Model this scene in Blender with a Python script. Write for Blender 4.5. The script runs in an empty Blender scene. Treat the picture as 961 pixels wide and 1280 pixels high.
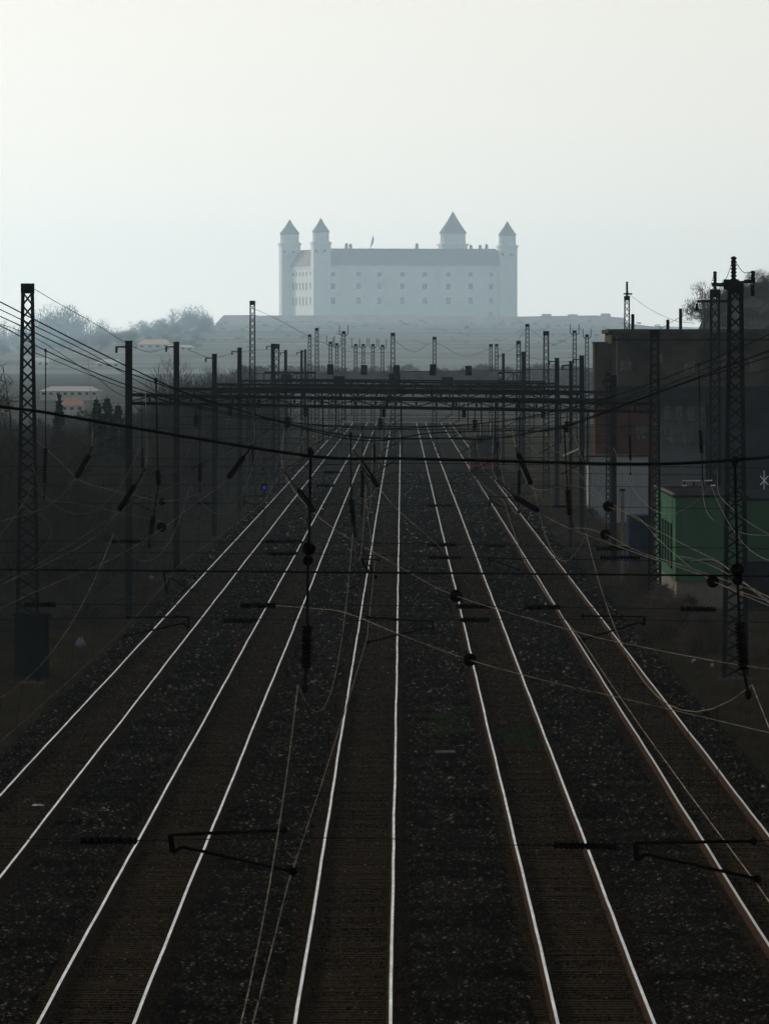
import bpy, bmesh, math, random
import numpy as np
from mathutils import Vector, Matrix
R = math.radians
sc = bpy.context.scene
COL = sc.collection
random.seed(7)

# ------------------------------------------------------------------ camera
CAM_Z = 10.4            # metres above the rail heads, on a road bridge
FPX, PX, PY = 12000.0, 502.0, 450.0      # long telephoto: focal length and vanishing point of the rails in photo pixels
cam = bpy.data.objects.new('camera', bpy.data.cameras.new('camera'))
COL.objects.link(cam)
cam.location = (0, 0, CAM_Z)
cam.rotation_euler = (R(90), 0, 0)
cam.data.sensor_fit = 'HORIZONTAL'
cam.data.sensor_width = 36.0
cam.data.lens = 36.0 * FPX / 961.0
cam.data.shift_x = -(PX - 480.5) / 961.0
cam.data.shift_y = -(640.0 - PY) / 961.0
cam.data.clip_start = 0.5
cam.data.clip_end = 60000
sc.camera = cam

# ------------------------------------------------------------------ sky, sun, exposure
SUN_EL, SUN_AZ = 15.0, 29.0       # elevation; degrees to the left of the view direction (+Y)
w = bpy.data.worlds.new('World'); sc.world = w; w.use_nodes = True
nt = w.node_tree; nt.nodes.clear()
wo = nt.nodes.new('ShaderNodeOutputWorld'); bg = nt.nodes.new('ShaderNodeBackground')
sky = nt.nodes.new('ShaderNodeTexSky'); sky.sky_type = 'NISHITA'; sky.sun_disc = False
sky.sun_elevation = R(SUN_EL); sky.sun_rotation = R(-SUN_AZ)
sky.altitude = 100; sky.air_density = 1.0; sky.dust_density = 0.4; sky.ozone_density = 1.0
bw = nt.nodes.new('ShaderNodeRGBToBW'); mx = nt.nodes.new('ShaderNodeMix'); mx.data_type = 'RGBA'
mx.inputs[0].default_value = 0.88
nt.links.new(sky.outputs[0], bw.inputs[0]); nt.links.new(sky.outputs[0], mx.inputs[6]); nt.links.new(bw.outputs[0], mx.inputs[7])
tn = nt.nodes.new('ShaderNodeMix'); tn.data_type = 'RGBA'; tn.blend_type = 'MULTIPLY'; tn.inputs[0].default_value = 1.0
tn.inputs[7].default_value = (1.0, 0.972, 0.925, 1)
nt.links.new(mx.outputs[2], tn.inputs[6]); nt.links.new(tn.outputs[2], bg.inputs[0])
bg.inputs[1].default_value = 0.15
nt.links.new(bg.outputs[0], wo.inputs[0])
sl = bpy.data.lights.new('sun', 'SUN'); sl.energy = 5.0; sl.angle = R(0.6); sl.color = (1.0, 0.93, 0.82)
so = bpy.data.objects.new('sun', sl); COL.objects.link(so)
ce = math.cos(R(SUN_EL))
sdir = Vector((-math.sin(R(SUN_AZ)) * ce, math.cos(R(SUN_AZ)) * ce, math.sin(R(SUN_EL))))
so.rotation_euler = sdir.to_track_quat('Z', 'Y').to_euler()
so.location = (0, 0, 300)
sc.view_settings.view_transform = 'Standard'; sc.view_settings.look = 'None'
sc.view_settings.exposure = -0.82; sc.view_settings.gamma = 1.0
sc.view_settings.use_curve_mapping = False
sc.cycles.denoiser = 'OPENIMAGEDENOISE'; sc.cycles.denoising_input_passes = 'RGB_ALBEDO_NORMAL'; sc.cycles.denoising_prefilter = 'ACCURATE'
sc.cycles.volume_bounces = 0; sc.cycles.use_denoising = True
sc.cycles.max_bounces = 6; sc.cycles.diffuse_bounces = 2; sc.cycles.glossy_bounces = 3

# ------------------------------------------------------------------ materials
def mat(name, col, rough=0.8, metal=0.0, var=0.35, scale=3.0, bump=0.0, bscale=None, col2=None, spec=0.0, stretch=None):
    m = bpy.data.materials.new(name); m.use_nodes = True
    n = m.node_tree; p = n.nodes['Principled BSDF']
    p.inputs['Roughness'].default_value = rough; p.inputs['Metallic'].default_value = metal
    p.inputs['Specular IOR Level'].default_value = spec
    g = n.nodes.new('ShaderNodeNewGeometry')
    src = g.outputs['Position']
    if stretch:
        mp = n.nodes.new('ShaderNodeMapping'); mp.inputs['Scale'].default_value = stretch
        n.links.new(src, mp.inputs['Vector']); src = mp.outputs['Vector']
    t = n.nodes.new('ShaderNodeTexNoise'); t.inputs['Scale'].default_value = scale
    t.inputs['Detail'].default_value = 6.0; t.inputs['Roughness'].default_value = 0.65
    n.links.new(src, t.inputs['Vector'])
    rp = n.nodes.new('ShaderNodeValToRGB')
    rp.color_ramp.elements[0].position = 0.32; rp.color_ramp.elements[1].position = 0.68
    a = [max(0.0, c * (1 - var)) for c in col]; b = [min(1.0, c * (1 + var)) for c in (col2 or col)]
    rp.color_ramp.elements[0].color = (*a, 1); rp.color_ramp.elements[1].color = (*b, 1)
    n.links.new(t.outputs['Fac'], rp.inputs['Fac']); n.links.new(rp.outputs['Color'], p.inputs['Base Color'])
    if bump > 0:
        t2 = n.nodes.new('ShaderNodeTexNoise'); t2.inputs['Scale'].default_value = bscale or scale * 4
        t2.inputs['Detail'].default_value = 4.0
        n.links.new(src, t2.inputs['Vector'])
        bp = n.nodes.new('ShaderNodeBump'); bp.inputs['Strength'].default_value = 1.0
        bp.inputs['Distance'].default_value = bump
        n.links.new(t2.outputs['Fac'], bp.inputs['Height']); n.links.new(bp.outputs['Normal'], p.inputs['Normal'])
    return m

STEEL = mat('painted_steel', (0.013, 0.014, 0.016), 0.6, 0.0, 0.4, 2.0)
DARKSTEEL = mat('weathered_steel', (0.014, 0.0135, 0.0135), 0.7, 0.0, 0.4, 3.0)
WIREMAT = mat('dark_wire', (0.014, 0.014, 0.015), 0.8, 0.0, 0.2, 5.0)
COPPER = mat('bare_wire', (0.21, 0.18, 0.145), 0.6, 0.0, 0.7, 1.5)
GLAZE = mat('brown_glaze', (0.008, 0.006, 0.006), 0.6, 0.0, 0.2, 8.0, spec=0.0)
RAILTOP = mat('polished_rail_steel', (0.60, 0.61, 0.62), 0.27, 1.0, 0.5, 1.2, stretch=(3, 0.25, 3), bump=0.011, bscale=1.0)
RAILDULL = mat('little_used_rail_steel', (0.36, 0.33, 0.30), 0.30, 1.0, 0.35, 1.5, stretch=(8, 0.25, 8))
RAILSIDE = mat('rusty_rail_steel', (0.055, 0.034, 0.023), 0.85, 0.0, 0.35, 3.0)
SLEEPER = mat('oiled_wood_sleeper', (0.060, 0.042, 0.025), 0.9, 0.0, 0.55, 2.2, bump=0.01, bscale=30, stretch=(1, 6, 1), spec=0.0)
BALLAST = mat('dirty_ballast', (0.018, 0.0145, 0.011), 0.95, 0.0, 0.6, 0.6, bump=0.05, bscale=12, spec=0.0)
def stone_mat(name, tint, k):
    """every stone has a tone of its own, most of them dark and dirty, a few freshly broken and pale"""
    m = bpy.data.materials.new(name); m.use_nodes = True; n = m.node_tree; p = n.nodes['Principled BSDF']
    p.inputs['Roughness'].default_value = 0.75; p.inputs['Specular IOR Level'].default_value = 0.0
    oi = n.nodes.new('ShaderNodeObjectInfo'); rp = n.nodes.new('ShaderNodeValToRGB')
    cr = rp.color_ramp; cr.elements[0].position = 0.0; cr.elements[1].position = 1.0
    for pos, v in ((0.0, 0.008), (0.5, 0.019), (0.82, 0.038), (0.95, 0.10), (1.0, 0.34)):
        e = cr.elements[0] if pos == 0 else (cr.elements[-1] if pos == 1 else cr.elements.new(pos))
        e.color = (v * k * tint[0], v * k * tint[1], v * k * tint[2], 1)
    n.links.new(oi.outputs['Random'], rp.inputs['Fac'])
    g = n.nodes.new('ShaderNodeNewGeometry'); t = n.nodes.new('ShaderNodeTexNoise'); t.inputs['Scale'].default_value = 0.35; t.inputs['Detail'].default_value = 5
    n.links.new(g.outputs['Position'], t.inputs['Vector'])
    r2 = n.nodes.new('ShaderNodeValToRGB'); r2.color_ramp.elements[0].position = 0.36; r2.color_ramp.elements[1].position = 0.6
    r2.color_ramp.elements[0].color = (0.35, 0.35, 0.36, 1); r2.color_ramp.elements[1].color = (1, 1, 1, 1)   # oil and soot patches
    n.links.new(t.outputs['Fac'], r2.inputs['Fac'])
    mx_ = n.nodes.new('ShaderNodeMix'); mx_.data_type = 'RGBA'; mx_.blend_type = 'MULTIPLY'; mx_.inputs[0].default_value = 1
    n.links.new(rp.outputs['Color'], mx_.inputs[6]); n.links.new(r2.outputs['Color'], mx_.inputs[7]); n.links.new(mx_.outputs[2], p.inputs['Base Color'])
    return m
STONE = stone_mat('grey_ballast_stone', (1.0, 0.83, 0.62), 1.4)
STONEBROWN = stone_mat('rusty_ballast_stone', (1.0, 0.76, 0.54), 0.9)
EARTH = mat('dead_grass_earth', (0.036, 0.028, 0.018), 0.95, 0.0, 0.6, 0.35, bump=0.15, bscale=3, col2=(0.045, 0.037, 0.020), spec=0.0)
GRASS = mat('dry_grass', (0.085, 0.068, 0.042), 0.9, 0.0, 0.5, 0.5, spec=0.0)
GREENGRASS = mat('fresh_grass', (0.045, 0.08, 0.022), 0.9, 0.0, 0.4, 2.0, spec=0.0)
BARK = mat('bark', (0.050, 0.042, 0.036), 0.95, 0.0, 0.4, 1.0, spec=0.0)
TWIG = mat('bare_twigs', (0.070, 0.057, 0.048), 0.95, 0.0, 0.35, 0.2, spec=0.0)
BRUSH = mat('dry_brush', (0.10, 0.076, 0.060), 0.95, 0.0, 0.7, 0.5, spec=0.0)
NEEDLE = mat('conifer_needles', (0.020, 0.032, 0.022), 0.9, 0.0, 0.4, 0.8, spec=0.0)
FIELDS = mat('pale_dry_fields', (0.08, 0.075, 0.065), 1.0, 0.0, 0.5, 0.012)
HILLOCK = mat('dark_wooded_earth', (0.045, 0.042, 0.036), 1.0, 0.0, 0.4, 0.2)
ARMSTEEL = mat('blackened_arm', (0.007, 0.0065, 0.006), 0.7, 0.0, 0.2, 6.0)
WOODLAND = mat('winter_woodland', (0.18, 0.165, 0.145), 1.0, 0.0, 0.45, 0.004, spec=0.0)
CASTLEWALL = mat('white_castle_render', (0.80, 0.79, 0.77), 0.9, 0.0, 0.08, 0.05, spec=0.1)
CASTLEROOF = mat('red_tile_roof', (0.17, 0.075, 0.062), 0.9, 0.0, 0.2, 0.06, spec=0.1)
CASTLEGLASS = mat('dark_castle_window', (0.02, 0.022, 0.026), 0.5, 0.0, 0.1, 0.1)
FORTWALL = mat('pink_fortress_brick', (0.62, 0.38, 0.31), 0.95, 0.0, 0.2, 0.03, spec=0.1)
PALEROOF = mat('pale_sheet_roof', (0.62, 0.62, 0.60), 0.7, 0.0, 0.1, 0.05)
PALEWALL = mat('pale_house_render', (0.50, 0.49, 0.46), 0.9, 0.0, 0.12, 0.1)
BRICKRED = mat('dark_red_brick', (0.085, 0.032, 0.026), 0.95, 0.0, 0.35, 0.8, bump=0.02, bscale=6)
BROWNWALL = mat('brown_stained_render', (0.075, 0.064, 0.051), 0.95, 0.0, 0.6, 0.35, bump=0.02, bscale=5)
DARKBAND = mat('dark_painted_band', (0.025, 0.027, 0.032), 0.9, 0.0, 0.3, 0.5)
GANTRYGREY = mat('grey_painted_panel', (0.26, 0.28, 0.30), 0.8, 0.0, 0.2, 0.5)
GREYWALL = mat('blue_grey_render', (0.30, 0.33, 0.36), 0.9, 0.0, 0.15, 0.4)
GREENPAINT = mat('green_painted_sheet', (0.056, 0.125, 0.080), 0.6, 0.0, 0.12, 1.0, stretch=(1, 1, 0.15))
SLATDARK = mat('dark_green_slat', (0.012, 0.022, 0.014), 0.8, 0.0, 0.2, 1.0)
CONCRETE = mat('old_concrete', (0.17, 0.155, 0.135), 0.9, 0.0, 0.25, 1.2, bump=0.01, bscale=8)
ROOFFELT = mat('weathered_roof_edge', (0.075, 0.066, 0.056), 0.9, 0.0, 0.25, 1.0)
BLUEBOX = mat('navy_sheet', (0.022, 0.032, 0.065), 0.6, 0.0, 0.2, 1.0)
WHITEPAINT = mat('white_paint', (0.75, 0.75, 0.73), 0.5, 0.0, 0.1, 3.0)
LITTER = mat('white_litter', (0.62, 0.62, 0.60), 0.8, 0.0, 0.25, 8.0)
PALEBLUE = mat('pale_blue_plastic', (0.22, 0.28, 0.32), 0.6, 0.0, 0.2, 4.0)
GLASSDARK = mat('dark_window_glass', (0.012, 0.014, 0.016), 0.15, 0.0, 0.1, 1.0, spec=0.5)
LOCOBLUE = mat('dark_loco_paint', (0.022, 0.030, 0.038), 0.5, 0.0, 0.2, 0.8)
LOCORED = mat('dull_red_loco_paint', (0.13, 0.030, 0.026), 0.5, 0.0, 0.2, 0.8)
FLAGCLOTH = mat('dark_flag_cloth', (0.12, 0.08, 0.09), 0.9, 0.0, 0.2, 0.5)
bl = bpy.data.materials.new('lit_blue_lamp'); bl.use_nodes = True
bl.node_tree.nodes['Principled BSDF'].inputs['Base Color'].default_value = (0.02, 0.01, 0.3, 1)
bl.node_tree.nodes['Principled BSDF'].inputs['Emission Color'].default_value = (0.04, 0.01, 1.0, 1)
bl.node_tree.nodes['Principled BSDF'].inputs['Emission Strength'].default_value = 0.55
BLUELAMP = bl

# ------------------------------------------------------------------ helpers
def at(px, py, Y):
    """the point at distance Y that the photo shows at pixel (px, py)"""
    return Vector(((px - PX) * Y / FPX, Y, CAM_Z - (py - PY) * Y / FPX))
def zat(py, Y): return CAM_Z - (py - PY) * Y / FPX
def xat(px, Y): return (px - PX) * Y / FPX

WLOC = {}
def tag(o, label=None, cat=None, group=None, kind=None):
    if label: o['label'] = label
    if cat: o['category'] = cat
    if group: o['group'] = group
    if kind: o['kind'] = kind
    return o
def thing(name, loc, label, cat, group=None):
    o = bpy.data.objects.new(name, None); COL.objects.link(o)
    o.location = loc; o.empty_display_size = 0.2
    WLOC[o.name] = Vector(loc)
    return tag(o, label, cat, group)

class MB:
    """collects shapes in world coordinates; build() links them as ONE mesh object"""
    def __init__(s): s.v = []; s.f = []; s.mi = []
    def add(s, vs, fs, mi=0):
        k = len(s.v); s.v.extend(tuple(p) for p in vs)
        for f in fs: s.f.append([i + k for i in f]); s.mi.append(mi)
        return s
    def hexa(s, p, mi=0):   # p: 4 bottom ring, 4 top ring
        return s.add(p, [(3, 2, 1, 0), (4, 5, 6, 7), (0, 1, 5, 4), (1, 2, 6, 5), (2, 3, 7, 6), (3, 0, 4, 7)], mi)
    def box(s, x0, x1, y0, y1, z0, z1, mi=0):
        return s.hexa([(x0, y0, z0), (x1, y0, z0), (x1, y1, z0), (x0, y1, z0), (x0, y0, z1), (x1, y0, z1), (x1, y1, z1), (x0, y1, z1)], mi)
    def bar(s, p, q, wd, h=None, mi=0):
        p, q = Vector(p), Vector(q); h = h or wd
        d = (q - p).normalized()
        u = d.cross(Vector((0, 1, 0))) if abs(d.y) < 0.9 else d.cross(Vector((0, 0, 1)))
        u.normalize(); n = d.cross(u).normalized()
        r = []
        for c in (p, q):
            for a, b in ((-1, -1), (1, -1), (1, 1), (-1, 1)): r.append(c + u * (a * wd / 2) + n * (b * h / 2))
        return s.hexa(r, mi)
    def tube(s, pts, r, n=5, mi=0, cap=True):
        pts = [Vector(p) for p in pts]; rs = r if isinstance(r, (list, tuple)) else [r] * len(pts)
        k = len(s.v)
        for i, p in enumerate(pts):
            d = (pts[min(i + 1, len(pts) - 1)] - pts[max(i - 1, 0)])
            if d.length < 1e-9: d = Vector((0, 0, 1))
            d.normalize()
            u = d.cross(Vector((0, 0, 1))) if abs(d.z) < 0.95 else d.cross(Vector((0, 1, 0)))
            u.normalize(); nn = d.cross(u)
            for j in range(n):
                a = 2 * math.pi * j / n
                s.v.append(tuple(p + (u * math.cos(a) + nn * math.sin(a)) * rs[i]))
        for i in range(len(pts) - 1):
            for j in range(n):
                a, b = k + i * n + j, k + i * n + (j + 1) % n
                s.f.append([a, b, b + n, a + n]); s.mi.append(mi)
        if cap:
            s.f.append([k + j for j in range(n)][::-1]); s.mi.append(mi)
            e = k + (len(pts) - 1) * n
            s.f.append([e + j for j in range(n)]); s.mi.append(mi)
        return s
    def ribbed(s, p, q, r, ribs, n=8):
        """a string of insulator sheds"""
        p, q = Vector(p), Vector(q); pts = [p]; rs = [r * 0.35]
        for i in range(ribs):
            for t, k in ((0.05, 0.62), (0.3, 1.0), (0.62, 0.95), (0.8, 0.62)):
                pts.append(p.lerp(q, (i + t) / ribs)); rs.append(r * k)
        pts.append(q); rs.append(r * 0.35)
        return s.tube(pts, rs, n)
    def ball(s, c, r, n=8, m=5, sz=1.0):
        pts = []; rs = []
        for i in range(m + 1):
            a = math.pi * i / m
            pts.append(Vector(c) + Vector((0, 0, -math.cos(a) * r * sz))); rs.append(max(0.02 * r, math.sin(a) * r))
        return s.tube(pts, rs, n)
    def build(s, name, mats, parent=None, smooth=False, pivot=None):
        me = bpy.data.meshes.new(name)
        off = WLOC[parent.name] if parent is not None else (Vector(pivot) if pivot is not None else Vector((0, 0, 0)))
        if parent is None and pivot is None and s.v:
            a = np.array(s.v); off = Vector(((a[:, 0].min() + a[:, 0].max()) / 2, (a[:, 1].min() + a[:, 1].max()) / 2, a[:, 2].min()))
        me.from_pydata([(x - off.x, y - off.y, z - off.z) for x, y, z in s.v], [], s.f)
        for m in (mats if isinstance(mats, (list, tuple)) else [mats]): me.materials.append(m)
        if any(s.mi): me.polygons.foreach_set('material_index', s.mi)
        if smooth: me.polygons.foreach_set('use_smooth', [True] * len(s.f))
        me.update()
        o = bpy.data.objects.new(name, me); COL.objects.link(o)
        if parent is not None: o.parent = parent
        else: o.location = off
        WLOC[o.name] = off
        return o

def numpy_mesh(name, V, F, m, kind_label=None):
    """quads or triangles given as an array of one face size"""
    me = bpy.data.meshes.new(name)
    me.vertices.add(len(V)); me.vertices.foreach_set('co', np.asarray(V, dtype=np.float32).ravel())
    k = F.shape[1]; me.loops.add(F.size); me.loops.foreach_set('vertex_index', F.astype(np.int32).ravel())
    me.polygons.add(len(F)); me.polygons.foreach_set('loop_start', np.arange(0, F.size, k, dtype=np.int32))
    me.polygons.foreach_set('loop_total', np.full(len(F), k, dtype=np.int32))
    me.materials.append(m); me.update(calc_edges=True); me.validate()
    return me

def sag_curve(a, b, sag, n=12):
    a, b = Vector(a), Vector(b)
    return [a.lerp(b, i / n) - Vector((0, 0, sag * 4 * (i / n) * (1 - i / n))) for i in range(n + 1)]
def smooth_path(pts, n=6):
    """Catmull-Rom through the points"""
    P = [Vector(p) for p in pts]; P = [P[0] * 2 - P[1]] + P + [P[-1] * 2 - P[-2]]
    out = []
    for i in range(1, len(P) - 2):
        for k in range(n):
            t = k / n; a, b, c, d = P[i - 1], P[i], P[i + 1], P[i + 2]
            out.append(0.5 * (2 * b + (c - a) * t + (2 * a - 5 * b + 4 * c - d) * t * t + (3 * b - a - 3 * c + d) * t ** 3))
    out.append(P[-2]); return out

ORD = ['first', 'second', 'third', 'fourth', 'fifth', 'sixth', 'seventh', 'eighth', 'ninth', 'tenth', 'eleventh', 'twelfth',
       'thirteenth', 'fourteenth', 'fifteenth', 'sixteenth', 'seventeenth', 'eighteenth']

# ------------------------------------------------------------------ ground, ballast bed, hills
GROUND = -0.75
TRACKS = [-8.83, -4.95, -0.92, 3.20, 7.27]
HALF = 0.7535
def sheet(name, x0, x1, y0, y1, z, m, nx=2, ny=2, wob=0.0, kind='structure'):
    xs = np.linspace(x0, x1, nx); ys = np.linspace(y0, y1, ny)
    b = MB(); rg = random.Random(5)
    for y in ys:
        for x in xs: b.v.append((x, y, z + (rg.uniform(-wob, wob) if wob else 0)))
    for j in range(ny - 1):
        for i in range(nx - 1):
            a = j * nx + i; b.f.append([a, a + 1, a + nx + 1, a + nx]); b.mi.append(0)
    o = b.build(name, m, pivot=(0, 0, 0)); tag(o, kind=kind); return o
sheet('ground', -11500, 11500, -250, 28000, GROUND - 0.15, EARTH, 8, 20)
# rough verge beside the line: a finer, uneven sheet
def verge(name, x0, x1, y0, y1, nx, ny, inner, slope):
    b = MB(); rg = random.Random(11)
    for j in range(ny):
        y = y0 + (y1 - y0) * j / (ny - 1)
        for i in range(nx):
            x = x0 + (x1 - x0) * i / (nx - 1)
            hz = 0.05 * math.sin(x * 0.9 + y * 0.13) + 0.05 * math.sin(y * 0.31 + x * 0.4) + rg.uniform(-0.03, 0.03)
            d = abs(x - inner); hz *= min(1.0, d / 2.0)
            b.v.append((x, y, GROUND + 0.02 + hz + slope * max(0.0, d - 3)))
    for j in range(ny - 1):
        for i in range(nx - 1):
            a = j * nx + i; b.f.append([a, a + 1, a + nx + 1, a + nx]); b.mi.append(0)
    o = b.build(name, EARTH, pivot=(0, 0, 0), smooth=True); tag(o, kind='structure'); return o
verge('left_verge', -40, -10.4, 100, 1500, 40, 420, -10.4, 0.01)
verge('right_verge', 8.9, 38, 100, 1500, 40, 420, 8.9, 0.015)
# ballast bed with sloping shoulders and a slight mound between the tracks
BED = -0.215
prof = [(-11.5, GROUND - 0.1), (-10.3, BED + 0.02)]
for i, t in enumerate(TRACKS):
    prof += [(t - 1.35, BED), (t + 1.35, BED)]
    if i < 4: m_ = (t + TRACKS[i + 1]) / 2; prof += [(m_ - 0.35, BED + 0.05), (m_ + 0.35, BED + 0.05)]
prof += [(8.75, BED + 0.02), (9.9, GROUND - 0.1)]
b = MB(); ys = list(np.arange(40, 1620, 8.0))
for y in ys:
    for x, z in prof: b.v.append((x, y, z))
n_ = len(prof)
for j in range(len(ys) - 1):
    for i in range(n_ - 1):
        a = j * n_ + i; b.f.append([a, a + 1, a + n_ + 1, a + n_]); b.mi.append(0)
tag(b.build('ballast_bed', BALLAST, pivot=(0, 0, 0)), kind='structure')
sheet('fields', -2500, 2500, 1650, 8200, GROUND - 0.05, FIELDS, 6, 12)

# far hills
def profile(px, pts):
    for (a, ya), (c, yc) in zip(pts, pts[1:]):
        if a <= px <= c:
            t = (px - a) / (c - a); t = t * t * (3 - 2 * t); return ya + (yc - ya) * t
    return pts[0][1] if px < pts[0][0] else pts[-1][1]
def hill(name, Y, front, pts, m, px0, px1, nx, back=600, rough=3.0, seed=1, rows=14, p=1.0):
    """a hill whose crest lies at distance Y with the outline pts (photo pixels), falling to the plain at 'front'"""
    rg = random.Random(seed); b = MB()
    lv = [i / rows for i in range(rows + 1)]
    for k, t in enumerate(lv + [1.25, 1.6]):
        for i in range(nx + 1):
            px = px0 + (px1 - px0) * i / nx
            x = xat(px, Y); top = zat(profile(px, pts), Y)
            if t <= 1: y = front + (Y - front) * t; z = GROUND - 0.2 + (top - GROUND + 0.2) * (t ** p)
            else: y = Y + (t - 1) / 0.6 * back; z = top - (top - GROUND) * ((t - 1) / 0.6) ** 1.3 * 0.9
            if 0 < t: z += rg.uniform(-rough, rough) * min(1, t * 2) * (0.35 if t == 1 else 1)
            b.v.append((x, y, z))
    R_ = rows + 3
    for k in range(R_ - 1):
        for i in range(nx):
            a = k * (nx + 1) + i; b.f.append([a, a + 1, a + nx + 2, a + nx + 1]); b.mi.append(0)
    o = b.build(name, m, pivot=(0, 0, 0), smooth=True); tag(o, kind='structure')
    def surface(x, y):
        top = zat(profile(PX + x * FPX / Y, pts), Y); t = min(1.0, max(0.0, (y - front) / (Y - front)))
        return GROUND - 0.2 + (top - GROUND + 0.2) * t ** p
    return surface
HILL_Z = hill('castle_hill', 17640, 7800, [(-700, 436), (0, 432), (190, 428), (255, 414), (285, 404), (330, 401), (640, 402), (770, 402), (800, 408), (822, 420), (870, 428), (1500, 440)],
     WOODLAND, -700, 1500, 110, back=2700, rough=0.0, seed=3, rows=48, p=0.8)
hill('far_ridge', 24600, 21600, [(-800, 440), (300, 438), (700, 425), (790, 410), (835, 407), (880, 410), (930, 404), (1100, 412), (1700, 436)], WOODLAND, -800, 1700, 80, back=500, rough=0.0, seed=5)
HILLOCK_Z = hill('wooded_hillock', 1500, 1250, [(840, 440), (868, 416), (888, 385), (915, 364), (950, 352), (985, 345), (1060, 352), (1200, 420)], HILLOCK, 840, 1200, 46, back=160, rough=0.5, seed=8, p=0.7)

# ------------------------------------------------------------------ railway tracks
def rail_profile():
    return [(-0.075, -0.165), (0.075, -0.165), (0.075, -0.155), (0.012, -0.132), (0.010, -0.046), (0.036, -0.036), (0.036, -0.010), (0.026, 0.0),
            (-0.026, 0.0), (-0.036, -0.010), (-0.036, -0.036), (-0.010, -0.046), (-0.012, -0.132), (-0.075, -0.155)]
RP = rail_profile()
SL_MESH = None
def sleeper_mesh(i):
    b = MB(); hl = 1.27; ch = 0.018
    b.hexa([(-hl, -0.13, -0.30), (hl, -0.13, -0.30), (hl, 0.13, -0.30), (-hl, 0.13, -0.30),
            (-hl + 0.01, -0.115, -0.168), (hl - 0.01, -0.115, -0.168), (hl - 0.01, 0.115, -0.168), (-hl + 0.01, 0.115, -0.168)])
    for s in (-1, 1):       # fastening plates beside the rail foot
        for d in (-1, 1):
            x = s * HALF + d * 0.115
            b.box(x - 0.035, x + 0.035, -0.06, 0.06, -0.17, -0.135)
    me = bpy.data.meshes.new('sleeper'); me.from_pydata(b.v, [], b.f); me.materials.append(SLEEPER); return me
SL = sleeper_mesh(0)
TL = ['leftmost pair of shining rails, next to the grassy left verge', 'second pair of shining rails counted from the left verge',
      'middle pair of shining rails running almost straight up the picture', 'fourth pair of shining rails, just right of the middle track',
      'duller rightmost pair of rails leading to the dark locomotive']
for ti, tx in enumerate(TRACKS):
    t = thing('railway_track', (tx, 150, 0), TL[ti], 'railway track', 'railway tracks side by side')
    rg = random.Random(20 + ti)
    for s in (-1, 1):
        b = MB(); ys = list(np.arange(50, 1600, 5.0)); x = 0.0; drift = 0.0
        for y in ys:
            drift = drift * 0.75 + rg.uniform(-0.008, 0.008)
            for px_, pz in RP: b.v.append((tx + s * HALF + px_ + drift, y, pz + 0.0))
        k = len(RP)
        for j in range(len(ys) - 1):
            for i in range(k):
                a = j * k + i; c = j * k + (i + 1) % k
                b.f.append([a, c, c + k, a + k]); b.mi.append(1 if i == 7 else 0)
        b.build('rail', [RAILSIDE, RAILDULL if ti == 4 else RAILTOP], t)
    sleepers = []
    y0 = 148.0
    for k in range(300):
        o = bpy.data.objects.new('sleeper', SL); COL.objects.link(o); o.parent = t
        o.location = (rg.uniform(-0.03, 0.03), y0 + k * 0.6 - 150 + rg.uniform(-0.03, 0.03), rg.uniform(-0.012, 0.006))
        o.rotation_euler = (0, 0, rg.uniform(-0.012, 0.012))
    b = MB()
    for k in range(300, 1300):
        y = y0 + k * 0.6
        b.box(tx - 1.27, tx + 1.27, y - 0.12, y + 0.12, -0.3, -0.168 + rg.uniform(-0.01, 0.005))
    for k in range(-120, 0):
        y = y0 + k * 0.6
        b.box(tx - 1.27, tx + 1.27, y - 0.12, y + 0.12, -0.3, -0.168)
    tag(b.build('sleeper', SLEEPER, t), kind='stuff')

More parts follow.
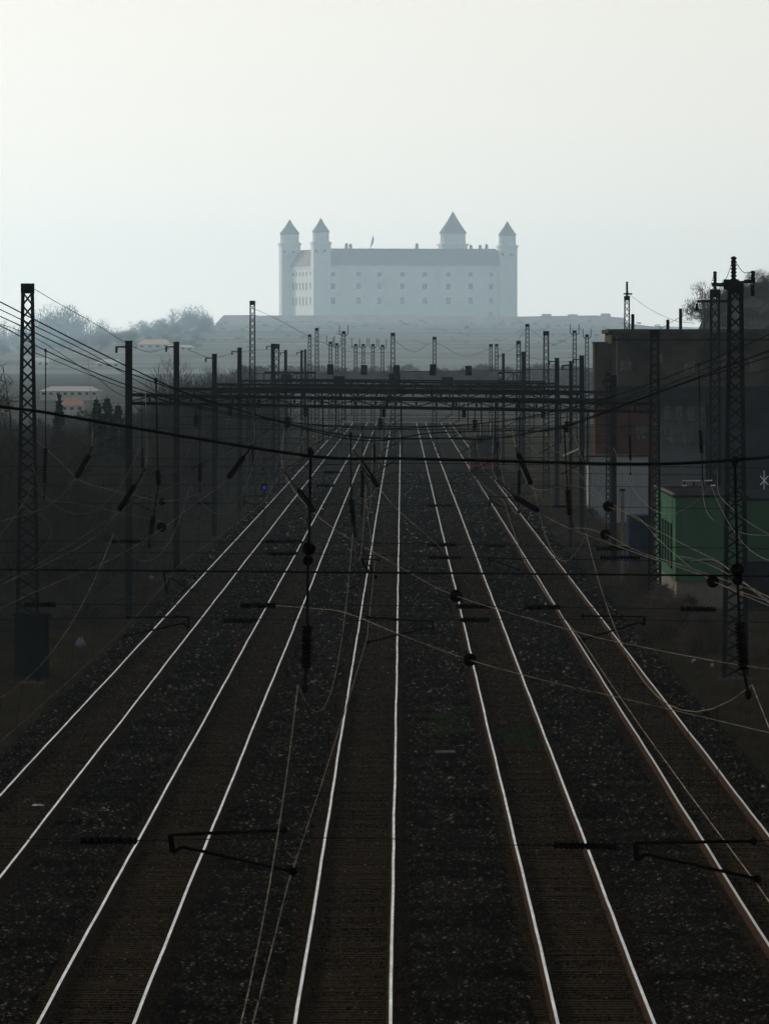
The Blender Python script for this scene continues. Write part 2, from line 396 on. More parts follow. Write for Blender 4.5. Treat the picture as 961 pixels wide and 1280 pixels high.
# ballast stones: scattered by geometry nodes on strips of the bed
def stone_object(name, seed, m, n=12):
    rg = random.Random(seed); bm = bmesh.new()
    bmesh.ops.create_icosphere(bm, subdivisions=1, radius=1.0)
    for v in bm.verts: v.co *= rg.uniform(0.7, 1.15)
    me = bpy.data.meshes.new(name); bm.to_mesh(me); bm.free(); me.materials.append(m)
    return me
def scatter(name, strips, meshes, density, smin, smax, seed, tilt=3.14, vscale=1.0):
    """geometry-node scatter of stones or tufts over the rectangles strips = (x0,x1,y0,y1,z)"""
    b = MB()
    for x0, x1, y0, y1, z in strips:
        z0, z1 = z if isinstance(z, tuple) else (z, z)
        b.add([(x0, y0, z0), (x1, y0, z1), (x1, y1, z1), (x0, y1, z0)], [(0, 1, 2, 3)])
    o = b.build(name, meshes[0].materials[0], pivot=(0, 0, 0)); tag(o, kind='stuff')
    ng = bpy.data.node_groups.new(name, 'GeometryNodeTree')
    ng.interface.new_socket('Geometry', in_out='INPUT', socket_type='NodeSocketGeometry')
    ng.interface.new_socket('Geometry', in_out='OUTPUT', socket_type='NodeSocketGeometry')
    N = ng.nodes; L = ng.links
    gi = N.new('NodeGroupInput'); go = N.new('NodeGroupOutput')
    ds = N.new('GeometryNodeDistributePointsOnFaces'); ds.inputs['Density'].default_value = density; ds.inputs['Seed'].default_value = seed
    L.new(gi.outputs[0], ds.inputs['Mesh'])
    jn = N.new('GeometryNodeGeometryToInstance') if len(meshes) > 1 else None
    objs = []
    for k, me in enumerate(meshes):
        so_ = bpy.data.objects.new(name + '_piece', me); objs.append(so_)      # source shape, not linked to the scene
        oi = N.new('GeometryNodeObjectInfo'); oi.inputs['Object'].default_value = so_; oi.inputs['As Instance'].default_value = True
        if jn: L.new(oi.outputs['Geometry'], jn.inputs[0])
    io = N.new('GeometryNodeInstanceOnPoints'); L.new(ds.outputs['Points'], io.inputs['Points'])
    if jn:
        L.new(jn.outputs[0], io.inputs['Instance']) if False else None
        gj = N.new('GeometryNodeJoinGeometry')
        for nd in [n for n in N if n.bl_idname == 'GeometryNodeObjectInfo']: L.new(nd.outputs['Geometry'], gj.inputs[0])
        L.new(gj.outputs[0], io.inputs['Instance']); io.inputs['Pick Instance'].default_value = True
        N.remove(jn)
    else:
        L.new([n for n in N if n.bl_idname == 'GeometryNodeObjectInfo'][0].outputs['Geometry'], io.inputs['Instance'])
    rv = N.new('FunctionNodeRandomValue'); rv.data_type = 'FLOAT_VECTOR'
    rv.inputs[0].default_value = (-tilt, -tilt, -3.14); rv.inputs[1].default_value = (tilt, tilt, 3.14)
    L.new(rv.outputs[0], io.inputs['Rotation'])
    rs = N.new('FunctionNodeRandomValue'); rs.data_type = 'FLOAT'
    rs.inputs[2].default_value = smin; rs.inputs[3].default_value = smax
    L.new(rs.outputs[1], io.inputs['Scale'])
    L.new(io.outputs[0], go.inputs[0])
    md = o.modifiers.new('scatter', 'NODES'); md.node_group = ng
    return o
def strip_limits(y0, y1): return -(PX + 20) * y1 / FPX, (961 - PX + 20) * y1 / FPX
gaps = []
edges = [-10.35] + sum([[t - 1.3, t + 1.3] for t in TRACKS], []) + [8.8]
near_gap, near_crib, far_gap, far_crib, dist_gap, dist_crib, last_gap, last_crib = [], [], [], [], [], [], [], []
for (ya, yb, lg, lc) in ((146, 215, near_gap, near_crib), (215, 300, far_gap, far_crib), (300, 520, dist_gap, dist_crib), (520, 900, last_gap, last_crib)):
    lo, hi = strip_limits(ya, yb)
    for i in range(0, len(edges), 2):
        a, c = max(edges[i] - 0.2, lo), min(edges[i + 1] + 0.2, hi)
        if a < c: lg.append((a, c, ya, yb, BED + 0.06))
    for t in TRACKS:
        a, c = max(t - 1.28, lo), min(t + 1.28, hi)
        if a < c: lc.append((a, c, ya, yb, BED + 0.028))
    if lo < -10.4: lg.append((-11.45, -10.4, ya, yb, (GROUND - 0.08, BED + 0.02)))      # the shoulders
    if hi > 8.8: lg.append((8.8, 9.85, ya, yb, (BED + 0.02, GROUND - 0.08)))
gs = [stone_object('ballast_stone', k, STONE) for k in range(4)]
bs = [stone_object('ballast_stone', 10 + k, STONEBROWN) for k in range(4)]
scatter('ballast_stones', near_gap, gs, 220, 0.018, 0.052, 1)
scatter('crib_stones', near_crib, bs, 105, 0.014, 0.034, 2)
scatter('distant_ballast_stones', far_gap, gs, 75, 0.025, 0.06, 3)
scatter('distant_crib_stones', far_crib, bs, 80, 0.018, 0.040, 4)
scatter('faraway_ballast_stones', dist_gap, gs, 28, 0.04, 0.08, 5)
scatter('faraway_crib_stones', dist_crib, bs, 26, 0.025, 0.05, 9)
scatter('last_ballast_stones', last_gap, gs, 9, 0.06, 0.12, 15)
scatter('last_crib_stones', last_crib, bs, 9, 0.03, 0.07, 19)

# grass tufts on the verges
def tuft_mesh(name, seed, m, blades=14, h=0.35):
    rg = random.Random(seed); b = MB()
    for k in range(blades):
        a = rg.uniform(0, 6.28); r = rg.uniform(0, 0.16); x, y = r * math.cos(a), r * math.sin(a)
        l = rg.uniform(0.4, 1.0) * h; ln = rg.uniform(0.05, 0.22); w_ = 0.014
        b.add([(x - w_, y, -0.05), (x + w_, y, -0.05), (x + ln * math.cos(a), y + ln * math.sin(a), l)], [(0, 1, 2)])
    me = bpy.data.meshes.new(name); me.from_pydata(b.v, [], b.f); me.materials.append(m); return me
tf = [tuft_mesh('grass_tuft', k, GRASS) for k in range(3)]
tg = [tuft_mesh('grass_tuft', 5 + k, GREENGRASS, 18, 0.22) for k in range(2)]
scatter('dry_grass', [(-19, -11.2, 270, 460, GROUND + 0.02), (-16, -11.2, 460, 900, GROUND + 0.02), (9.6, 13, 430, 700, GROUND + 0.02), (9.6, 20, 225, 430, GROUND + 0.02)], tf, 13.0, 0.4, 1.3, 6, tilt=0.25)
scatter('green_weeds', [(0.85, 1.75, 268, 285, BED + 0.02), (2.9, 3.8, 262, 275, BED), (-15.5, -12.6, 395, 430, GROUND + 0.05), (11.5, 13.5, 262, 290, GROUND + 0.05)], tg, 7, 0.5, 1.2, 8, tilt=0.25)

# ------------------------------------------------------------------ masts and posts
def lattice_mast(px, Y, ytop, wt, wb, label, group, z0=GROUND, x=None, fine=False, horns=False, cat='mast', name='lattice_mast', panels=None, mat_=None):
    m_ = mat_ or STEEL
    x = xat(px, Y) if x is None else x
    zt = zat(ytop, Y); H = zt - z0
    t = thing(name, (x, Y, z0), label, cat, group)
    def hw(z): return (wb + (wt - wb) * (z - z0) / H) / 2
    leg_w = wt * 0.26 if fine else wt * 0.22
    for sx in (-1, 1):
        for sy in (-1, 1):
            b = MB()
            def cr(z):
                h = hw(z); xa, xb = x + sx * h, x + sx * (h - leg_w); ya, yb = Y + sy * h, Y + sy * (h - leg_w * 0.5)
                return [(xa, ya, z), (xb, ya, z), (xb, yb, z), (xa, yb, z)]
            b.hexa(cr(z0 - 0.3) + cr(zt))
            b.build('leg', m_, t)
    pitch = max(wt * 0.95, 0.3); n = panels or max(6, int(H / (pitch * 1.25)))
    lat = MB(); tk = 0.05 if fine else 0.045
    for i in range(n):
        za, zb = z0 + 0.2 + (H - 0.5) * i / n, z0 + 0.2 + (H - 0.5) * (i + 1) / n
        za += 0.22 * (zb - za) * 0.5
        ha, hb = hw(za) - leg_w * 0.6, hw(zb) - leg_w * 0.6
        for sy in (-1, 1):
            c = MB() if fine else lat
            ya, yb = Y + sy * (hw(za) - 0.02), Y + sy * (hw(zb) - 0.02)
            c.bar((x - ha, ya, za), (x + hb, yb, zb), tk, 0.02)
            c.bar((x + ha, ya + 0.021, za), (x - hb, yb + 0.021, zb), tk, 0.02)
            if fine: c.build('cross_brace', m_, t)
        for sx in (-1, 1):
            xa, xb = x + sx * (hw(za) - 0.02), x + sx * (hw(zb) - 0.02)
            s_ = 1 if i % 2 else -1
            lat.bar((xa, Y - s_ * ha, za), (xb, Y + s_ * hb, zb), 0.04, 0.02)
    lat.build('lattice' if not fine else 'side_lattice', m_, t)
    h = wt / 2 + 0.015
    b = MB(); b.box(x - h, x + h, Y - h, Y + h, zt - wt * 0.75, zt + 0.03); b.build('cap_plate', m_, t)
    if fine:
        b = MB(); hb_ = wb / 2 + 0.12; b.box(x - hb_, x + hb_, Y - hb_, Y + hb_, z0 - 0.4, z0 + 0.22); b.build('footing', CONCRETE, t)
    if horns:
        for s in (-1, 1):
            b = MB(); xo = x + s * (wt / 2 + 0.28)
            b.bar((x + s * wt * 0.4, Y, zt - 0.55), (xo, Y, zt - 0.25), 0.09)
            b.bar((xo, Y, zt - 0.3), (xo, Y, zt + 0.75), 0.08)
            b.build('horn', m_, t)
    return t
def plain_post(px, Y, ytop, wd, label, group='plain catenary posts beside the line', z0=GROUND, side=1, arm=True):
    x = xat(px, Y); zt = zat(ytop, Y)
    t = thing('catenary_post', (x, Y, z0), label, 'post', group)
    h = wd / 2
    b = MB()   # rolled H column: two flanges and a web
    for s in (-1, 1): b.box(x - h, x + h, Y + s * h - 0.012, Y + s * h + 0.012, z0 - 0.3, zt)
    b.box(x - 0.02, x + 0.02, Y - h + 0.012, Y + h - 0.012, z0 - 0.3, zt - 0.02)
    b.build('column', STEEL, t)
    b = MB(); b.box(x - h - 0.02, x + h + 0.02, Y - h - 0.02, Y + h + 0.02, zt + 0.001, zt + 0.05); b.build('cap_plate', STEEL, t)
    if arm:
        b = MB(); za = zt - 0.22
        b.bar((x - h, Y, za), (x - h - 0.42 * 1, Y, za), 0.07); b.build('bracket', STEEL, t)
        b = MB(); b.ribbed((x - h - 0.38, Y, za - 0.02), (x - h - 0.38, Y, za - 0.26), 0.06, 3); b.build('insulator', GLAZE, t)
    return t

MG = 'lattice masts of the overhead line'
PG = 'plain catenary posts beside the line'
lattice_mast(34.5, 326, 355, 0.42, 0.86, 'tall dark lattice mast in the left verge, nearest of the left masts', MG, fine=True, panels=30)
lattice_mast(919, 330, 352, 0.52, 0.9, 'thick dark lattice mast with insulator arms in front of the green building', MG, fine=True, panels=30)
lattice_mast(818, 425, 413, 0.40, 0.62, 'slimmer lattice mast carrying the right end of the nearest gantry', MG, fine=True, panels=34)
Yk = 329.0; KB = thing('switch_cabinet', (xat(38, Yk), Yk, GROUND), 'broad dark sheet-metal cabinet at the foot of the tall left mast', 'cabinet')
xa_, xb_ = xat(18, Yk), xat(60, Yk); zt_ = zat(770, Yk)
b = MB(); b.box(xa_, xb_, Yk, Yk + 0.8, GROUND + 0.12, zt_); b.build('body', DARKSTEEL, KB)
b = MB(); b.box(xa_ - 0.05, xb_ + 0.05, Yk - 0.06, Yk + 0.86, zt_ + 0.003, zt_ + 0.06); b.build('lid', DARKSTEEL, KB)
b = MB(); b.box(xa_ + 0.05, xb_ - 0.05, Yk + 0.05, Yk + 0.75, GROUND - 0.3, GROUND + 0.117); b.build('base', CONCRETE, KB)
for k in range(2):
    x0_ = xa_ + 0.05 + k * (xb_ - xa_ - 0.05) / 2; x1_ = x0_ + (xb_ - xa_) / 2 - 0.09
    b = MB(); b.box(x0_, x1_, Yk - 0.035, Yk - 0.003, GROUND + 0.2, zt_ - 0.08); dr = b.build('door', STEEL, KB)
    b = MB(); b.box(x1_ - 0.09, x1_ - 0.06, Yk - 0.07, Yk - 0.038, GROUND + 1.0, GROUND + 1.16); b.build('handle', ARMSTEEL, dr)
    for q in range(5):
        b = MB(); b.box(x0_ + 0.1, x1_ - 0.1, Yk - 0.055, Yk - 0.038, zt_ - 0.25 - q * 0.09, zt_ - 0.21 - q * 0.09); b.build('vent_slat', DARKSTEEL, dr)
plain_post(161, 411, 427, 0.30, 'plain post carrying the left end of the nearest gantry', PG)
plain_post(220.5, 494, 428, 0.29, 'second plain post behind the gantry end post on the left', PG)
plain_post(268, 594, 443, 0.30, 'third plain post from the left, standing before bare trees', PG)
plain_post(299.5, 686, 435, 0.32, 'fourth plain post from the left, beside the tall thin lattice mast', PG)
plain_post(767, 494, 470, 0.28, 'dark plain post in front of the grey rendered annex', PG)
plain_post(727, 594, 445, 0.30, 'plain post standing at the left edge of the brick hall', PG)
plain_post(696, 686, 448, 0.32, 'plain post just right of the broad lattice mast', PG)
plain_post(341, 870, 430, 0.36, 'plain post overlapping the short lattice mast on the left', PG)
plain_post(357, 1010, 438, 0.32, 'thin plain post left of the paired dark posts', PG)
plain_post(377, 1090, 438, 0.30, 'left one of two dark thin posts close together', PG)
plain_post(381.5, 1140, 437, 0.30, 'right one of two dark thin posts close together', PG)
plain_post(654, 870, 440, 0.36, 'plain post beside the tall tapering mast on the right', PG)
plain_post(713, 560, 452, 0.18, 'thin dark post between two plain posts before the brick hall', PG)
plain_post(629, 1020, 442, 0.30, 'short plain post right of the twin lattice masts', PG)
lattice_mast(315.5, 745, 376, 0.42, 0.6, 'tall thin lattice mast rising alone above bare trees', MG)
lattice_mast(345.5, 780, 430, 0.5, 0.55, 'short lattice mast left of the signal boards', MG)
lattice_mast(682.5, 780, 414, 0.46, 0.56, 'broad lattice mast with open rungs right of centre', MG)
lattice_mast(648, 960, 426, 0.44, 0.5, 'lattice mast left of the tall tapering mast', MG)
lattice_mast(659, 1050, 405, 0.42, 0.7, 'tall tapering lattice mast right of centre', MG)
lattice_mast(613.5, 1180, 430, 0.42, 0.5, 'left one of the twin lattice masts right of centre', MG)
lattice_mast(620.5, 1150, 430, 0.40, 0.5, 'right one of the twin lattice masts right of centre', MG)
lattice_mast(543, 1080, 421, 0.42, 0.62, 'lone lattice mast standing in the middle above the gantry', MG)
lattice_mast(491, 1020, 416, 0.46, 0.6, 'lattice mast closing the right end of the horned row', MG)
lattice_mast(396, 1060, 410, 0.40, 0.62, 'taller of the slim lattice masts left of the horned row', MG)
lattice_mast(387, 1120, 418, 0.38, 0.62, 'slim lattice mast just left of a taller one', MG)
HG = 'horned lattice masts in the railway yard'
hl = ['first horned mast from the left, far above the gantries', 'second horned mast from the left, close to the tallest', 'tallest horned mast of the yard',
      'fourth horned mast from the left, slim', 'fifth horned mast from the left, slim', 'sixth horned mast from the left, slim', 'horned mast beside the end of the row',]
for (px, Y, yt), l in zip(((413, 1200, 427), (421, 1230, 429), (429.5, 1120, 414), (444.5, 1240, 430), (454, 1270, 430), (466, 1240, 430), (478, 1250, 431)), hl):
    lattice_mast(px, Y, yt, 0.42, 0.6, l, HG, horns=True)
lattice_mast(718, 1100, 413, 0.44, 0.7, 'left one of two horned masts beside the brick hall', HG, horns=True)
lattice_mast(733.5, 1200, 418, 0.44, 0.7, 'right one of two horned masts beside the brick hall', HG, horns=True)
lattice_mast(760, 560, 466, 0.25, 0.32, 'short lattice mast against the corner of the brick hall', MG)

# masts with high-voltage fittings on the right
def top_fittings(t, x, Y, zt, arms, post_h, jumpers):
    b = MB(); b.ribbed((x, Y, zt), (x, Y, zt + post_h), 0.11, 7); b.build('post_insulator', GLAZE, t)
    for (xa, xb, z) in arms:
        b = MB(); b.box(xa, xb, Y - 0.35, Y - 0.25, z, z + 0.13); b.build('cross_arm', STEEL, t)
    for (p, q) in jumpers:
        b = MB(); b.tube(smooth_path([p, (Vector(p) + Vector(q)) / 2 + Vector((0, 0, -0.25)), q], 5), 0.012, 4); b.build('jumper_wire', WIREMAT, t)
m9 = lattice_mast(893.5, 480, 362, 0.50, 0.62, 'lattice mast with two cross arms behind the thick right mast', MG)
Y = 480; x9 = xat(893.5, Y); z9 = zat(362, Y)
top_fittings(m9, x9, Y, z9 + 0.03, [(xat(871, Y), xat(912, Y), zat(378, Y)), (xat(890, Y), xat(914, Y), zat(357.5, Y))], 0.9, [((x9, Y, z9 + 0.9), (xat(876, Y), Y - 0.3, zat(376, Y)))])
b = MB(); b.ribbed(at(871, 379, Y), at(871, 388, Y), 0.08, 3); b.build('insulator', GLAZE, m9)
Y = 330; mR = [o for o in bpy.data.objects if o.get('label', '').startswith('thick dark lattice')][0]
x0, z0_ = xat(919, Y), zat(352, Y)
top_fittings(mR, x0 - 0.06, Y, z0_ + 0.03, [(xat(889, Y), xat(909, Y), zat(358, Y)), (xat(929, Y), xat(943, Y), zat(354, Y))], 0.85,
             [((x0 - 0.06, Y, z0_ + 0.85), (xat(898, Y), Y - 0.3, zat(356, Y))), ((x0 - 0.06, Y, z0_ + 0.8), (xat(941, Y), Y - 0.3, zat(339, Y)))])
b = MB(); b.ribbed(at(941, 353, Y), at(941, 338, Y), 0.09, 4); b.build('insulator', GLAZE, mR)
b = MB(); b.ribbed(at(940.5, 356, Y), at(940.5, 370, Y), 0.08, 4); b.build('insulator', GLAZE, mR)
b = MB(); b.box(x0 - 0.42, x0 + 0.1, Y - 0.5, Y - 0.28, zat(362, Y), zat(349, Y)); b.build('bracket', STEEL, mR)
m7 = lattice_mast(783.5, 800, 370, 0.46, 0.62, 'lattice mast with insulator top rising behind the brick hall', MG)
Y = 800; top_fittings(m7, xat(783.5, Y), Y, zat(370, Y) + 0.03, [(xat(779, Y), xat(790, Y), zat(368, Y))], 1.2, [((xat(783.5, Y), Y, zat(352, Y)), (xat(787, Y), Y - 0.3, zat(374, Y)))])

# ------------------------------------------------------------------ gantries across the tracks
def gantry(Yl, Yr, pxl, pxr, zl, zr, depth, label, panels, hangers=True, name='catenary_gantry'):
    xl, xr = xat(pxl, Yl), xat(pxr, Yr)
    c = Vector(((xl + xr) / 2, (Yl + Yr) / 2, (zl + zr) / 2))
    t = thing(name, c, label, 'gantry', 'gantries across the tracks')
    A, B = Vector((xl, Yl, zl)), Vector((xr, Yr, zr))
    up = Vector((0, 0, depth)); dy = Vector((0, depth * 0.5, 0))
    for s in (-1, 1):
        for k in (0, 1):
            b = MB(); b.bar(A + up * k + dy * s, B + up * k + dy * s, 0.085); b.build('chord', STEEL, t)
    for s in (-1, 1):
        for i in range(panels + 1):
            p = A.lerp(B, i / panels) + dy * s
            b = MB(); b.bar(p + Vector((0, 0, 0.06)), p + up - Vector((0, 0, 0.06)), 0.09); b.build('upright', STEEL, t)
    b = MB()
    for i in range(panels):
        p, q = A.lerp(B, i / panels), A.lerp(B, (i + 1) / panels)
        for k in (0, 1):
            e = up * k + Vector((0, 0, 0.07 if k else -0.07))
            b.bar(p + e - dy * (1 if i % 2 else -1), q + e + dy * (1 if i % 2 else -1), 0.06, 0.03)
    b.build('plan_bracing', STEEL, t)
    for s in (-1, 1):
        b = MB()
        for i in range(panels):
            p, q = A.lerp(B, i / panels) + dy * s, A.lerp(B, (i + 1) / panels) + dy * s
            k = i % 2
            b.bar(p + up * k + Vector((0.06, 0.05 * s, 0.04 if not k else -0.04)), q + up * (1 - k) + Vector((-0.06, 0.05 * s, -0.04 if not k else 0.04)), 0.045, 0.02)
        b.build('web_bracing', STEEL, t)
    if hangers:
        Ym = (Yl + Yr) / 2
        for zz in (7.5, 7.1, 6.2):
            h = MB(); h.tube(sag_curve(Vector((xl, Yl, zz)), Vector((xr, Yr, zz)), 0.12, 8), 0.013, 4); h.build('cross_wire', WIREMAT, t)
        for tx in TRACKS:
            f = (tx - xl) / (xr - xl); p = A.lerp(B, f)
            h = MB(); h.bar(p + Vector((0, 0, -0.05)), p + Vector((0, 0, -0.5)), 0.05)
            ho = h.build('hanger', STEEL, t)
            h = MB(); h.ribbed(p + Vector((0, 0, -0.5)), p + Vector((0, 0, -1.0)), 0.12, 4); h.build('insulator', GLAZE, ho)
            h = MB(); h.bar(p + Vector((0.9, 0, -2.2)), p + Vector((-0.25, 0, -2.85)), 0.05)
            h.bar(p + Vector((0.9, 0, -0.1)), p + Vector((0.9, 0, -2.3)), 0.07); h.build('steady_arm', STEEL, t)
    return t
def span(pxl, Yl, pxr, Yr, yl, yr, depth, label, panels, **k):
    gantry(Yl, Yr, pxl, pxr, zat(yl, Yl), zat(yr, Yr), depth, label, panels, **k)
span(161, 411, 818, 425, 503, 514, 0.30, 'nearest dark gantry of two thin chords across all tracks', 26)
span(220, 494, 767, 494, 495, 499, 0.34, 'second gantry just behind the nearest one', 24)
span(268, 594, 727, 594, 489, 492, 0.40, 'third gantry from the front, between two plain posts', 22)
span(299, 686, 696, 686, 484, 488, 0.45, 'fourth gantry from the front, hung between plain posts', 20)
span(345, 780, 682, 780, 482, 485, 0.50, 'fifth gantry, between the two short lattice masts', 18)
# signal gantry with boards
Y = 900
tS = gantry(Y, Y, 330, 655, zat(481, Y), zat(481, Y), 1.15, 'hazy signal gantry with walkway and dark signal boards on top', 24, hangers=False, name='signal_gantry')
b = MB(); b.box(xat(395, Y), xat(622, Y), Y - 0.7, Y - 0.62, zat(479, Y), zat(464.5, Y)); b.build('walkway_panel', GANTRYGREY, tS)
b = MB(); b.bar(at(310, 467, Y), at(740, 461, Y), 0.06); b.build('handrail', STEEL, tS)
for px, yt, yb_ in ((413, 455, 468), (455, 456, 468), (495.5, 456, 470), (541, 455, 469), (585.5, 457, 469)):
    b = MB(); b.box(xat(px - 4, Y), xat(px + 4, Y), Y - 0.95, Y - 0.72, zat(yb_, Y), zat(yt, Y))
    hb = b.build('signal_board', DARKSTEEL, tS)
    b = MB()
    for k in range(3): b.box(xat(px - 1.6, Y), xat(px + 1.6, Y), Y - 1.12, Y - 0.955, zat(yt + 2.2 + k * 3.2, Y), zat(yt + 1.0 + k * 3.2, Y))
    b.build('lamp_hood', DARKSTEEL, hb)
for px, yt, yb_ in ((358, 467, 478), (424, 470, 481), (493, 467, 482), (559, 471, 483)):
    b = MB(); b.box(xat(px - 7, Y), xat(px + 7, Y), Y - 1.25, Y - 1.0, zat(yb_, Y), zat(yt, Y)); b.build('relay_box', DARKSTEEL, tS)
span(366, 1020, 629, 1020, 474, 474, 0.6, 'sixth and farthest lattice gantry before the yard masts', 16, hangers=False)

# ------------------------------------------------------------------ head spans near the camera
def insulator_on(parent, p, q, r=0.05, ribs=7, name='insulator'):
    b = MB(); b.ribbed(p, q, r, ribs); return b.build(name, GLAZE, parent)
def headspan(Y, label, cables, crosses, droppers, arms, cross_ins, rc=0.016):
    t = thing('head_span', (0, Y, 6.0), label, 'head span', 'head spans of wire across the tracks')
    for pts, r in cables:
        b = MB(); b.tube(smooth_path([at(a, c, Y) for a, c in pts], 5), r, 5); b.build('suspension_cable', WIREMAT, t)
    for pts, r in crosses:
        b = MB(); b.tube(smooth_path([at(a, c, Y + 0.02) for a, c in pts], 3), r, 5); b.build('cross_wire', WIREMAT, t)
    for d in droppers:      # list of (px, py, kind); 'i' starts an insulator up to the next point, 'b' is a ball pair
        pts = [at(a, c, Y - 0.03) for a, c, _ in d]
        b = MB()
        for (p, q, k) in zip(pts, pts[1:], d): 
            if k[2] != 'i': b.tube([p, q], 0.014, 5)
        for p in (pts[0], pts[-1]): b.ball(p, 0.032, 6, 4, 1.6)
        dr = b.build('dropper', WIREMAT, t)
        for (p, q, k) in zip(pts, pts[1:], d):
            if k[2] == 'i': insulator_on(dr, p, q, 0.05, 12)
            if k[2] == 'b':
                b = MB(); b.ball(p, 0.062, 8, 5, 1.0); b.ball(p.lerp(q, 0.55), 0.05, 8, 5, 1.0); b.build('strain_ball', GLAZE, dr)
    for a in arms:          # bracket top, bracket bottom, upper arm tip, lower arm root, lower arm tip
        p = [at(u, v, Y - 0.04) for u, v in a]
        b = MB(); b.bar(p[0], p[1], 0.05); b.tube([p[0], p[2]], 0.017, 6); b.tube([p[3], p[4]], 0.017, 6)
        b.ball(p[2], 0.035, 6, 4); b.ball(p[4], 0.04, 6, 4); b.bar(p[1], p[3], 0.035); b.build('steady_arm', ARMSTEEL, t)
    for (a, c, d, e) in cross_ins: insulator_on(t, at(a, c, Y), at(d, e, Y), 0.036 if Y < 120 else 0.05, 12)
    return t
HS0 = headspan(88, 'nearest head span: thick dark cable with hanging droppers and steady arms',
    [([(-160, 485), (0, 508), (54, 515), (180, 537), (388, 570), (500, 573), (620, 576), (800, 580), (918, 575), (1130, 556)], 0.0145)],
    [([(-160, 711), (0, 712), (240, 714), (500, 716), (961, 720), (1130, 721)], 0.0095),
     ([(-160, 1046), (85, 1050), (175, 1051), (360, 1048), (490, 1049), (600, 1055), (700, 1057), (961, 1051), (1130, 1050)], 0.0045)],
    [[(388, 566, ''), (386, 686, 'b'), (384.5, 712, ''), (384, 782, 'i'), (382.5, 836, ''), (381, 860, '')],
     [(918, 576, ''), (921, 690, ''), (921.5, 712, 'b'), (922, 736, ''), (924, 778, 'i'), (929, 838, ''), (935, 868, '')]],
    [[(213, 1044), (216, 1066), (355, 1038), (228, 1059), (366, 1090)], [(794, 1054), (796, 1076), (942, 1052), (806, 1068), (946, 1099)]],
    [(100, 1051, 172, 1051.5), (692, 1057, 772, 1058.5)])
HS1 = headspan(165, 'second head span with flat cross wires about halfway up the tracks',
    [([(-60, 345), (0, 377), (195, 475), (300, 513), (438, 545), (560, 548), (616, 548), (700, 533), (760, 513), (961, 438), (1050, 402)], 0.012),
     ([(-60, 372), (0, 395), (110, 446), (250, 497), (438, 549), (540, 541), (640, 538), (705, 534), (846, 482), (961, 446), (1050, 416)], 0.010)],
    [([(-60, 755), (200, 756), (480, 757), (760, 760), (1050, 764)], 0.007), ([(-60, 776), (200, 772), (430, 776), (700, 774), (961, 778), (1050, 779)], 0.007)],
    [[(195, 475, ''), (197, 588, 'i'), (198, 606, ''), (192, 645, 'i'), (188, 668, ''), (186, 682, '')],
     [(438, 543, ''), (439, 625, 'i'), (442, 655, ''), (444, 668, '')],
     [(705, 534, ''), (709, 612, 'i'), (712, 644, ''), (716, 660, '')]],
    [[(236, 771), (235, 786), (160, 772), (230, 779), (157, 795)], [(541, 777), (541, 788), (460, 772), (536, 784), (460, 803)], [(805, 771), (805, 782), (728, 770), (800, 778), (728, 800)]],
    [(300, 757, 345, 757), (280, 776, 322, 776), (570, 758, 612, 758), (575, 775, 612, 775), (655, 759, 700, 759), (850, 761, 895, 762), (30, 756, 70, 756)])
HS2 = headspan(228, 'third head span: sagging cable between the tall mast and the hall',
    [([(-110, 362), (0, 407), (57, 438), (150, 478), (250, 508), (350, 526), (453, 535), (550, 533), (649, 523), (760, 497), (873, 456), (961, 418), (1010, 396)], 0.013)],
    [([(-110, 676), (330, 677), (540, 680), (760, 683), (1010, 687)], 0.009), ([(-110, 690), (330, 692), (540, 696), (760, 700), (1010, 704)], 0.009),
     ([(-110, 583), (300, 583), (500, 579), (760, 582), (1010, 586)], 0.008)],
    [[(57, 438, ''), (57, 560, 'i'), (56, 604, ''), (55, 622, '')], [(250, 508, ''), (250, 580, 'i'), (250, 602, ''), (250, 614, '')],
     [(453, 535, ''), (453, 588, 'i'), (453, 622, ''), (452, 640, '')], [(649, 523, ''), (649, 588, 'i'), (648.5, 618, ''), (648, 640, '')],
     [(873, 456, ''), (875, 538, 'i'), (877, 566, ''), (878, 600, '')]],
    [[(205, 716), (208, 742), (231, 712), (212, 722), (240, 738)], [(452, 698), (460, 716), (474, 700), (458, 702), (470, 722)], [(610, 697), (612, 706), (650, 699), (614, 700), (648, 712)]],
    [(332, 677, 378, 677), (335, 692, 372, 692), (533, 681, 570, 681), (535, 697, 576, 697), (605, 682, 632, 682), (745, 686, 786, 686), (750, 697, 800, 697), (140, 677, 176, 677)])
HS3 = headspan(326, 'fourth head span, strung from the left lattice mast to the right one',
    [([(42, 440), (177, 492), (318, 523), (468, 533), (622, 527), (786, 498), (915, 446)], 0.013)],
    [([(42, 630), (300, 629), (535, 632), (700, 633), (915, 636)], 0.010), ([(42, 607), (300, 606), (535, 604), (700, 607), (915, 610)], 0.009),
     ([(42, 594), (300, 592), (535, 590), (915, 594)], 0.008)],
    [[(177, 492, ''), (178, 560, 'i'), (178, 585, ''), (178, 594, '')], [(316, 523, ''), (316, 558, 'i'), (316, 584, ''), (316, 592, '')], [(468, 533, ''), (468, 556, 'i'), (468, 578, ''), (468, 590, '')],
     [(622, 527, ''), (622, 552, 'i'), (622, 578, ''), (622, 592, '')], [(786, 498, ''), (787, 545, 'i'), (788, 575, ''), (788, 592, '')]],
    [[(160, 620), (160, 634), (184, 620), (162, 626), (184, 636)], [(305, 620), (305, 634), (328, 620), (307, 626), (328, 636)], [(612, 620), (612, 634), (636, 622), (614, 626), (636, 638)]],
    [(535, 632, 566, 632), (405, 590, 425, 590), (245, 629, 270, 629), (690, 633, 712, 633), (395, 607, 418, 607)])

